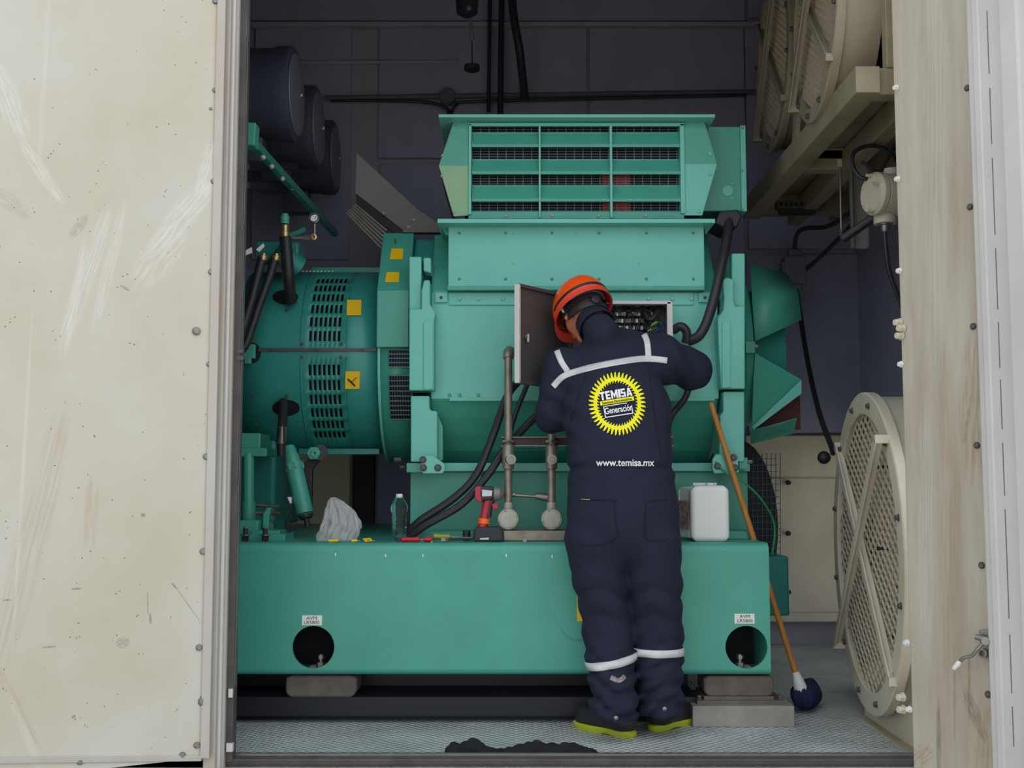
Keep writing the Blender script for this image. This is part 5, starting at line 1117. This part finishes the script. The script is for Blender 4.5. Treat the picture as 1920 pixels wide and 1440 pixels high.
# rags
def rag(label, pts, seed):
    def f(G):
        d = None
        for (u, Yf, hgt, rr) in pts:
            c = np.array([X(u, Yf, 1400), Yf, 0]); q = G - c
            e = np.sqrt((q[..., 0]/rr)**2 + (q[..., 1]/.05)**2 + (q[..., 2]/hgt)**2); v = (e - 1)*min(hgt, .03)
            d = v if d is None else smin(d, v, .008)
        d = d + .004*np.sin(G[..., 0]*60 + seed + 3*np.sin(G[..., 1]*40)) + .0025*(1 - 2*np.abs(np.sin(G[..., 0]*45 + G[..., 1]*60 + G[..., 2]*50)))
        return np.maximum(d, -G[..., 2] + .001)
    us = [p[0] for p in pts]
    o = sdf_obj('cloth_rag', f, (X(min(us) - 40, 4.0), 3.93, -.004), (X(max(us) + 45, 4.0), 4.12, .09), .004, CLOTH); tag(o, label, 'rag', 'black rags')
rag('smaller crumpled black rag on the floor by the sill, left one', [(852,4.0,.035,.03),(882,4.02,.045,.05),(912,4.0,.02,.06),(898,4.0,.035,.03)], 1)
rag('longer crumpled black rag on the floor by the sill, right one', [(968,4.0,.022,.05),(1000,4.0,.042,.045),(1030,4.0,.032,.05),(1062,4.0,.036,.05),(1090,4.0,.022,.05),(985,4.0,.03,.04)], 5)

# ------------------------------------------------------------------ worker
pw = thing('person', 'worker in navy coverall and orange helmet, seen from behind, reaching into the control box', 'person', (X(1170, 4.25, 1380), 4.25, 0))
PP = lambda u, v, Y: np.array(at(u, v, Y))
hipL, hipR = PP(1113,1010,4.27), PP(1221,1010,4.27)
kneL, kneR = PP(1139,1175,4.30), PP(1232,1180,4.31)
ankL, ankR = PP(1152,1330,4.20), PP(1238,1322,4.28)
shL, shR = PP(1058,692,4.44), PP(1243,672,4.44); elL, elR = PP(1038,778,4.44), PP(1298,694,4.52)
haL, haR = PP(1110,742,4.655), PP(1238,650,4.665)
HM = Matrix.Translation(at(1092, 584, 4.495)) @ Matrix.Rotation(math.radians(24), 4, 'Z') @ Matrix.Rotation(math.radians(-5), 4, 'Y') @ Matrix.Rotation(math.radians(-34), 4, 'X')
NK0, NK1 = np.array(HM @ Vector((0, -.062, -.17))), np.array(HM @ Vector((0, -.042, -.098)))
def bodyf(G):
    S = (1, 1.5, 1)
    d = cone(G, PP(1168,958,4.27), PP(1163,875,4.28), .213, .196, S)
    d = smin(d, cone(G, PP(1163,875,4.28), PP(1157,775,4.34), .196, .205, S), .03)
    d = smin(d, cone(G, PP(1157,775,4.34), PP(1146,715,4.41), .205, .17, (1, 1.4, 1)), .03)
    d = smin(d, cone(G, PP(1075,705,4.43), PP(1150,678,4.45), .09, .11), .04)
    d = smin(d, cone(G, PP(1150,678,4.45), PP(1228,682,4.43), .11, .09), .04)
    d = smin(d, cone(G, PP(1140,655,4.48), PP(1232,668,4.45), .095, .085), .03)
    d = smin(d, cone(G, PP(1135,660,4.47), PP(1126,640,4.49), .085, .062), .03)
    d = smin(d, cone(G, PP(1130,648,4.48), PP(1118,614,4.54), .080, .068), .02)
    for a, b_, ra, rb in ((hipL, kneL, .110, .090), (kneL, ankL, .090, .080), (hipR, kneR, .112, .094), (kneR, ankR, .094, .080)):
        leg = cone(G, a, b_, ra, rb, (1, .95, 1)); d = smin(d, leg, .022)
    arm = smin(cone(G, shL, elL, .088, .072), cone(G, elL, haL + (elL - haL)*.22, .070, .047), .02); d = smin(d, arm, .025)
    arm = smin(cone(G, shR, elR, .09, .080), cone(G, elR, haR + (elR - haR)*.3, .076, .047), .02); d = smin(d, arm, .03)
    d = smin(d, cone(G, NK0, NK1, .068, .061), .045)
    # cloth folds
    x, y, z = G[..., 0], G[..., 1], G[..., 2]
    low = np.clip((.42 - z)/.25, 0, 1); kn = np.exp(-((z - .5)/.13)**2)
    rid = lambda q: 1 - 2*np.abs(np.sin(q/2))
    d = d + low*.009*rid(z*84 + 5*np.sin(x*17 + 1) + 9*y) + low*.004*rid(z*150 - 42*x + 2)
    d = d + kn*.006*rid(z*64 + 26*np.abs(np.mod(x - .02, .2) - .1) + 8*y) + .004*rid(z*36 + 34*x + 12*y + 2*np.sin(z*9))*np.clip((1.15 - z), 0, 1) + .003*rid(z*22 - 30*x)*np.clip(z - 1.0, 0, .5)
    wz = z - np.array(PP(1160, 880, 4.28))[2]
    d = d + np.exp(-(wz/.05)**2)*.005*np.sin(wz*85 + 10*np.sin(x*9)) + .012*np.exp(-((wz - .005)/.016)**2)
    sideL = np.exp(-((x - (elL[0] + .03))/.10)**2 - ((z - elL[2])/.14)**2)
    d = d + sideL*.006*np.sin(z*70 + 55*x) 
    sideR = np.exp(-((x - (elR[0] - .06))/.10)**2 - ((z - elR[2])/.12)**2)
    d = d + sideR*.006*np.sin(x*75 + 30*z)
    d = d + .006*np.exp(-((x - PP(1175,900,4.2)[0])/.012)**2)*np.clip((Z(925,4.2) - z)/.05, 0, 1)*np.clip((z - .6)/.1, 0, 1)
    # hems
    zh = .078
    return np.maximum(d*.9, zh - z)
lo = (X(985, 4.2), 3.95, .05); hi = (X(1355, 4.5), 4.85, 1.62)
coverall = sdf_obj('coverall', bodyf, lo, hi, .0085, NAVY, pw)
bpy.context.view_layer.update()
me = coverall.data; org = WO[coverall.name]
bvh = BVHTree.FromPolygons([v.co + org for v in me.vertices], [tuple(p.vertices) for p in me.polygons])
def back(x, z, off=.004):
    h = bvh.ray_cast(Vector((x, 3.0, z)), Vector((0, 1, 0)))
    return (h[0] + Vector((0, -off, 0))) if h[0] is not None else None
def ray_back(u, v, off=.004):
    o = Vector((0,0,CZ)); d = (at(u, v, 4.2) - o).normalized(); h = bvh.ray_cast(o, d)
    if h[0] is None: return None
    return h[0] - d*off
def tape(name, path, w0, m=REFL, n=26, off=.004, cross=4):
    """strip of cloth tape laid on the coverall; path in photo pixels, width in pixels"""
    pts = spline([Vector((u, v, 0)) for u, v in path], n); rows = []
    for i, p in enumerate(pts):
        d = (pts[min(i+1, len(pts)-1)] - pts[max(i-1, 0)]).normalized(); nn = Vector((-d.y, d.x, 0))
        row = [ray_back(*(p + nn*w0*(k/cross - .5)).xy, off) for k in range(cross + 1)]
        if all(r is not None for r in row): rows.append(row)
    rows = [r for i, r in enumerate(rows) if i == 0 or (r[0] - rows[i-1][0]).length < .08]
    vs = [q for r in rows for q in r]; c1 = cross + 1
    fs = [(i*c1+k, i*c1+k+1, (i+1)*c1+k+1, (i+1)*c1+k) for i in range(len(rows)-1) for k in range(cross)]
    return mesh_obj(name, vs, fs, m, pw, solid=.0015, recalc=False, smooth=True, ang=60)
tape('reflective_tape', [(1037,725),(1056,706),(1085,695),(1130,684),(1190,674),(1222,673),(1251,676)], 11.5)
tape('reflective_tape', [(1044,657),(1052,677),(1064,696)], 11)
tape('reflective_tape', [(1205,622),(1213,640),(1216,668)], 11)
def band(c_top, c_bot, zc0, slope, w_, name='reflective_tape'):
    """tape wrapped round a trouser leg"""
    c = Vector(c_top).lerp(Vector(c_bot), .5); rows = []
    for k in range(49):
        a = 2*math.pi*k/48; d = Vector((math.cos(a), math.sin(a), 0)); row = []
        for s_ in (-.5, 0, .5):
            z = zc0 + slope*math.cos(a) + s_*w_; t = (z - c_bot[2])/(c_top[2] - c_bot[2]); cc2 = Vector(c_bot).lerp(Vector(c_top), t); cc2.z = z
            h = bvh.ray_cast(cc2 + d*.0, d, .16); row.append((h[0] + d*.004) if h[0] is not None else cc2 + d*.1)
        rows.append(row)
    vs = [q for r in rows for q in r]; fs = [(i*3+k, i*3+k+1, (i+1)*3+k+1, (i+1)*3+k) for i in range(48) for k in range(2)]
    mesh_obj(name, vs, fs, REFL, pw, solid=.0015, recalc=False, smooth=True, ang=60)
band(kneL, ankL, Z(1243, 4.2), .018, .028); band(kneR, ankR, Z(1224, 4.24), .0, .028)
# logo on the back
LC = at(1158, 756, 4.22)
lc = ray_back(1158, 756)
def lay(name, vs2, fs, m, off=.0045, ang=0.0, sub=True):
    """2D design (metres, centred on the logo) laid onto the back of the coverall"""
    ca, sa = math.cos(ang), math.sin(ang); out = []
    bm = bmesh.new(); vv = [bm.verts.new((v[0], v[1], 0)) for v in vs2]
    for f in fs:
        try: bm.faces.new([vv[i] for i in f])
        except ValueError: pass
    bmesh.ops.triangulate(bm, faces=bm.faces)
    if sub:
        for _ in range(3):
            long = [e for e in bm.edges if e.calc_length() > .02]
            if long: bmesh.ops.subdivide_edges(bm, edges=long, cuts=1, use_grid_fill=False)
            bmesh.ops.triangulate(bm, faces=bm.faces)
    bm.verts.ensure_lookup_table(); bm.verts.index_update()
    for v in bm.verts:
        x = v.co.x*ca - v.co.y*sa; y = v.co.x*sa + v.co.y*ca; p = back(lc.x + x, lc.z + y, off)
        out.append(p if p is not None else Vector((lc.x + x, lc.y - off, lc.z + y)))
    ff = [tuple(v.index for v in f.verts) for f in bm.faces]; bm.free()
    return mesh_obj(name, out, ff, m, pw, recalc=False)
vs2, fs = [], []; kx, kz = .95, 1.08; NT = 44
for k in range(NT*2 + 1 - 1):
    a0 = 2*math.pi*k/(NT*2); a1 = 2*math.pi*(k+1)/(NT*2); n0 = len(vs2)
    for a, r in ((a0,.080),(a0,.093),(a1,.093),(a1,.080)): vs2.append((kx*r*math.cos(a), kz*r*math.sin(a)))
    fs.append((n0, n0+1, n0+2, n0+3))
for k in range(NT):
    a0 = 2*math.pi*k/NT; da = 2*math.pi/NT; n0 = len(vs2)
    for a, r in ((a0,.092),(a0 + da*.35,.102),(a0 + da*.15,.114),(a0 + da*.5,.109),(a0 + da*.75,.092)): vs2.append((kx*r*math.cos(a), kz*r*math.sin(a)))
    fs.append(tuple(range(n0, n0 + 5)))
    n0 = len(vs2)
    for a, r in ((a0,.081),(a0 + da*.6,.081),(a0 + da*.7,.071)): vs2.append((kx*r*math.cos(a), kz*r*math.sin(a)))
    fs.append(tuple(range(n0, n0 + 3)))
lay('logo_gear_ring', vs2, fs, LOGOY)
def lay_text(name, body, size, dx, dz, m, sx=1.0, off=.0, ang=.16, lift=.0055):
    v, f = text_mesh(body, size, off); lay(name, [(p.x*sx + dx, p.y + dz) for p in v], f, m, lift, ang)
A_ = .155
def block_word(x0, x1, z0, z1):
    R_ = lambda a, b, c, d: [(a, b), (c, b), (c, d), (a, d)]
    G_ = {'T': (1, [R_(0,.76,1,1), R_(.33,0,.67,.76)]), 'E': (.9, [R_(0,0,.36,1), R_(.36,.78,.95,1), R_(.36,.4,.88,.6), R_(.36,0,.95,.22)]),
          'M': (1.25, [R_(0,0,.25,1), R_(.75,0,1,1), [(.25,1),(.5,.48),(.5,.02),(.25,.55)], [(.75,1),(.75,.55),(.5,.02),(.5,.48)]]), 'I': (.4, [R_(0,0,1,1)]),
          'S': (.9, [R_(0,.79,.95,1), R_(0,.6,.36,.79), R_(0,.41,.95,.6), R_(.6,.21,.95,.41), R_(0,0,.95,.21)]),
          'A': (1.1, [[(0,0),(.32,1),(.5,1),(.5,.7),(.32,0)], [(1,0),(.68,1),(.5,1),(.5,.7),(.68,0)], R_(.26,.15,.74,.33)])}
    W_t = sum(G_[c][0] for c in 'TEMISA') + .1*5; k = (x1 - x0)/W_t; x = x0; out = []
    for c in 'TEMISA':
        w_, polys = G_[c]
        for p in polys: out.append([(x + q[0]*w_*k, z0 + q[1]*(z1 - z0)) for q in p])
        x += (w_ + .1)*k
    return out
vs2, fs = [], []
for p in block_word(-.061, .061, .020, .052): n0 = len(vs2); vs2 += p; fs.append(tuple(range(n0, n0 + len(p))))
lay('logo_lettering', vs2, fs, LOGOW, .0055, A_)
lay('logo_bar', [(-.064,.001),(.064,.001),(.064,.017),(-.064,.017)], [(0,1,2,3)], LOGOY, .005, A_)
lay_text('logo_lettering', 'Soluciones Electromecánicas', .0135, .0, .0085, LOGOB, .72, .0003, A_, .007)
lay_text('logo_lettering', 'Generación', .034, .0, -.024, LOGOW, .66, .0005, A_)
for q in ([(-.052,-.044),(.05,-.044),(.05,-.0475),(-.052,-.0475)], [(-.05,-.003),(.035,-.003),(.035,-.0058),(-.05,-.0058)], [(-.055,-.003),(-.0515,-.003),(-.0515,-.0475),(-.055,-.0475)], [(.0485,-.016),(.052,-.016),(.052,-.0475),(.0485,-.0475)]):
    lay('logo_outline', q, [(0,1,2,3)], LOGOW, .005, A_)
wz_ = at(1173, 868, 4.15); p_ = ray_back(1173, 868)
lay_text('web_lettering', 'www.temisa.mx', .036, p_.x - lc.x, p_.z - lc.z, LOGOW, .92, .0007, 0.0)
# seams: pockets, trouser back seam, waist, chest side seams
SEAM = mat('navy_seam', rgb(20,24,46), .9, var=.2)
tape('pocket_seam', [(1085,936),(1150,938),(1156,940)], 2.0, SEAM, 8, .002, 2); tape('pocket_seam', [(1152,940),(1154,980),(1158,1005),(1130,1020),(1090,1022)], 2.0, SEAM, 8, .002, 2)
tape('pocket_seam', [(1212,940),(1208,990),(1214,1012),(1250,1012)], 2.0, SEAM, 8, .002, 2); tape('pocket_seam', [(1210,940),(1252,936)], 2.0, SEAM, 8, .002, 2)
tape('pocket_zip', [(1088,936),(1106,937)], 2.0, BRASS, 6, .004, 2)
tape('shoulder_seam', [(1100,700),(1070,790),(1062,860)], 1.4, SEAM, 10, .002, 2); tape('shoulder_seam', [(1215,690),(1228,780),(1240,860)], 1.4, SEAM, 10, .002, 2)
tape('dirt_patch', [(1145,1270),(1160,1276),(1172,1268)], 9, mat('plaster_smudge', rgb(110,100,104), .9, var=.7, dirt=rgb(190,176,170), dirt_amt=.9, dirt_scale=70), 8, .002, 3)
# collar
nc = HM @ Vector((0, -.040, -.092)); ax_ = (HM.to_3x3() @ Vector((0, .30, 1))).normalized(); a, b_, _ = basis(ax_)
mb = MB()
for k in range(33):
    an = 2*math.pi*k/32; r_ = (a*math.cos(an) + b_*math.sin(an))
    for s_, q in ((-.035, .077), (-.012, .071), (.014, .068)): mb.v.append(nc + ax_*s_ + r_*q)
mb.f = [(i*3+k, i*3+k+1, (i+1)*3+k+1, (i+1)*3+k) for i in range(32) for k in range(2)]
mb.build('collar', NAVY, pw, smooth=True, solid=.006, recalc=False)
# head
def headf(G):
    d = np.sqrt((G[..., 0]/.078)**2 + ((G[..., 1] + .008)/.098)**2 + ((G[..., 2] - .015)/.098)**2)*.085 - .085
    d = smin(d, cone(G, (0, .045, -.04), (0, .055, -.085), .058, .034, (1, 1.1, 1)), .03)      # jaw and chin
    d = smin(d, cone(G, (0, .092, .0), (0, .112, -.034), .010, .015), .012)                      # nose
    for s_ in (-1, 1):
        d = smin(d, cone(G, (s_*.079, .0, .008), (s_*.081, .006, -.028), .013, .010, (1.6, 1, 1)), .006)   # ears
        d = np.maximum(d, -(np.sqrt((G[..., 0] - s_*.032)**2 + (G[..., 1] - .1)**2 + (G[..., 2] - .008)**2) - .017))   # eye sockets
    d = smin(d, cone(G, (0, -.02, -.06), (0, -.055, -.15), .058, .06), .025)                     # neck
    return d
sdf_obj('head', headf, (-.11, -.14, -.2), (.11, .14, .13), .005, SKIN, pw, xf=HM)
def hm(x, y, z): return HM @ Vector((x, y, z))
R3 = HM.to_3x3()
for s_ in (-1, 1):
    MB().ell(hm(s_*.032, .084, .008), (.012,.012,.012), rot=R3).build('eye', WHT, pw, smooth=True)
    MB().ell(hm(s_*.032, .0945, .006), (.0045,.002,.0045), rot=R3).build('iris', INK, pw)
    MB().bar(hm(s_*.018, .096, .028), hm(s_*.046, .086, .028), .006, .006).build('eyebrow', HAIR, pw)
MB().tube([hm(-.022,.088,-.058), hm(0,.095,-.056), hm(.022,.088,-.058)], [.003,.005,.003], 8).build('lips', mat('lips', rgb(160,86,76), .5), pw, smooth=True)
def hairf(G):
    d = np.sqrt((G[..., 0]/.081)**2 + ((G[..., 1] + .010)/.101)**2 + ((G[..., 2] - .015)/.101)**2)*.088 - .088
    d = d + .001*np.sin(G[..., 0]*500)*np.sin(G[..., 2]*400)
    return np.maximum(d, np.maximum(G[..., 1]*.9 - G[..., 2]*.55 - .012, -.088 - G[..., 2]))
sdf_obj('hair', hairf, (-.1, -.13, -.09), (.1, .11, .13), .005, HAIR, pw, xf=HM)
# helmet
hel = MB(); NU, NV = 40, 12
rx_, ry_, rz_ = .113, .138, .128
for j in range(NV + 1):
    t = (math.pi/2)*j/NV
    for k in range(NU):
        an = 2*math.pi*k/NU; rr = math.cos(t); hel.v.append(hm(rx_*rr*math.cos(an), ry_*rr*math.sin(an) - .005, .012 + rz_*math.sin(t)*(1 + .03*math.exp(-(math.cos(an)*rr*5)**2))))
hel.f = [(j*NU+k, j*NU+(k+1)%NU, (j+1)*NU+(k+1)%NU, (j+1)*NU+k) for j in range(NV) for k in range(NU)]
helmet = hel.build('helmet', ORNG, pw, smooth=True, ang=60, solid=.004, recalc=False)
rim = MB()
for k in range(NU):
    an = 2*math.pi*k/NU; fr = max(math.sin(an), 0)**3
    ci, si = math.cos(an), math.sin(an)
    for q, dz in ((1.0, .014), (1.005, -.004), (1.05 + .22*fr, -.012 - .006*fr), (1.05 + .22*fr, -.016 - .006*fr), (.985, -.010), (.975, .010)):
        rim.v.append(hm(rx_*q*ci, ry_*q*si - .005, dz))
rim.f = [(k*6+i, ((k+1)%NU)*6+i, ((k+1)%NU)*6+(i+1)%6, k*6+(i+1)%6) for k in range(NU) for i in range(6)]
rim.build('brim', ORNR, helmet, smooth=True, ang=50)
def ringband(R0, z0_, z1_, t, m, name, a0=0, a1=360, par=helmet, tilt=0.0):
    mb = MB(); n = 48; full = (a1 - a0) >= 360
    for k in range(n + 1):
        an = math.radians(a0 + (a1 - a0)*k/n)
        for rr, z in ((R0, z0_), (R0, z1_), (R0 + t, z1_), (R0 + t, z0_)):
            mb.v.append(hm((rx_*rr)*math.cos(an), (ry_*rr)*math.sin(an) - .005, z + tilt*math.sin(an)))
    mb.f = [(k*4+i, (k+1)*4+i, (k+1)*4+(i+1)%4, k*4+(i+1)%4) for k in range(n) for i in range(4)]
    mb.build(name, m, par, smooth=True, ang=40)
ringband(.985, .016, .030, .03, BLP, 'edge_stripe', 170, 370)
ringband(.76, -.022, .012, .04, BLP, 'headband')
ringband(.72, -.052, -.030, .05, BLP, 'nape_strap', 185, 355, tilt=.012)
ringband(.80, .002, .02, .03, FE, 'sweat_pad', 215, 325)
MB().lathe(hm(0, -.107, -.04), R3 @ Vector((0, -1, 0)), [(0,.02),(.012,.02),(.018,.014)], 16).build('ratchet_knob', BLP, helmet, smooth=True)
for s_ in (-1, 1): MB().bar(hm(s_*.088, -.03, .01), hm(s_*.07, -.085, -.035), .014, .004).build('strap', BLP, helmet)
for s_ in (-1, 1): MB().bar(hm(s_*.098, -.012, .012), hm(s_*.092, -.012, -.012), .012, .006).build('clip', WHT, helmet)
# hands
def hand(c, elbow, side, name):
    c, elbow = Vector(c), Vector(elbow); f_ = (c - elbow).normalized()
    side_v = Vector((side, 0, 0)); side_v = (side_v - f_*side_v.dot(f_)).normalized(); nrm = f_.cross(side_v)*(1 if side > 0 else -1)
    if nrm.z > 0: nrm = -nrm
    M = Matrix((side_v.to_4d(), f_.to_4d(), nrm.to_4d(), (0,0,0,1))).transposed(); M[3][3] = 1
    for i in range(3): M[i][3] = c[i]; M[3][i] = 0
    fing = [(-.030, .078), (-.010, .088), (.010, .084), (.029, .066)]
    def f(G):
        d = cone(G, (-.012, -.03, 0), (-.014, .038, 0), .026, .026, (1, 1, 1.9)); d = smin(d, cone(G, (.016, -.03, 0), (.018, .034, 0), .024, .024, (1, 1, 1.9)), .01)
        d = smin(d, cone(G, (0, -.11, 0), (0, -.03, 0), .030, .026, (1, 1, 1.2)), .012)
        for x, L_ in fing:
            k0 = np.array((x, .045, 0)); k1 = k0 + np.array((x*.1, L_*.46, .006)); k2 = k1 + np.array((0, L_*.24, .020)); k3 = k2 + np.array((0, L_*.08, .022))
            fg = np.minimum(np.minimum(cone(G, k0, k1, .0098, .009), cone(G, k1, k2, .009, .0082)), cone(G, k2, k3, .0082, .007)); d = smin(d, fg, .004)
        t0 = np.array((-.032, -.012, .004)); t1 = t0 + np.array((-.022, .026, .014)); t2 = t1 + np.array((.002, .028, .012))
        return smin(d, np.minimum(cone(G, t0, t1, .013, .0105), cone(G, t1, t2, .0105, .009)), .007)
    sdf_obj('hand', f, (-.09, -.12, -.04), (.07, .15, .08), .0035, SKIN, pw, xf=M)
hand(haL, elL, 1, 'hand'); hand(haR, elR, -1, 'hand')
# safety shoes
def shoe(heel, toe, label):
    heel, toe = Vector(heel), Vector(toe); fwd = (toe - heel); fwd.z = 0; fwd.normalize(); sd_ = Vector((fwd.y, -fwd.x, 0)); L_ = .285
    M = Matrix(((sd_.x, fwd.x, 0, heel.x), (sd_.y, fwd.y, 0, heel.y), (0, 0, 1, 0), (0, 0, 0, 1)))
    def f(G):
        d = cone(G, (0, .045, .055), (.004, .235, .042), .044, .046, (1, 1, 1.05)); d = smin(d, cone(G, (0, .05, .06), (0, .06, .115), .045, .045), .03)
        d = smin(d, cone(G, (0, .09, .09), (0, .17, .06), .03, .03), .03)
        return np.maximum(d, .022 - G[..., 2])
    s_ = sdf_obj('safety_shoe', f, (-.07, -.02, .01), (.07, .31, .18), .005, BOOT, pw, xf=M)
    out = []
    for k in range(40):
        a = 2*math.pi*k/40; y = .142 + .148*math.sin(a); w_ = (.050 if y > .16 else .043)*(1 - .12*math.exp(-((y - .12)/.04)**2)); x = w_*math.copysign(abs(math.cos(a))**.75, math.cos(a)); out.append((x, y))
    mb = MB(); n = 40
    for z, q in ((0, .96), (.007, 1.0), (.021, 1.02), (.025, .98)): mb.v += [M @ Vector((x*q, .142 + (y - .142)*q, z + (.006*math.exp(-((y - .10)/.03)**2) if z == 0 else 0))) for x, y in out]
    mb.f = [(i*n+k, i*n+(k+1)%n, (i+1)*n+(k+1)%n, (i+1)*n+k) for i in range(3) for k in range(n)] + [tuple(range(n-1,-1,-1)), tuple(range(3*n, 4*n))]
    mb.build('lime_sole', LIME, s_, smooth=True, ang=50)
    MB().tube([M @ Vector((-.04,.02,.07)), M @ Vector((0,-.002,.075)), M @ Vector((.04,.02,.07))], .006, 8).build('heel_trim', GREY, s_, smooth=True)
    return s_
shoe(onfloor(1188, 1384), onfloor(1085, 1362), ''); shoe(onfloor(1222, 1372), onfloor(1300, 1350), '')
for u, v in ((1155,1358),(1246,1341)):
    h = ray_back(u, v - 12, 0)
    if h: MB().lathe(h, (0,-1,0), [(0,.008),(.004,.008),(.006,.004)], 14).build('snap_button', STEEL, pw, smooth=True)
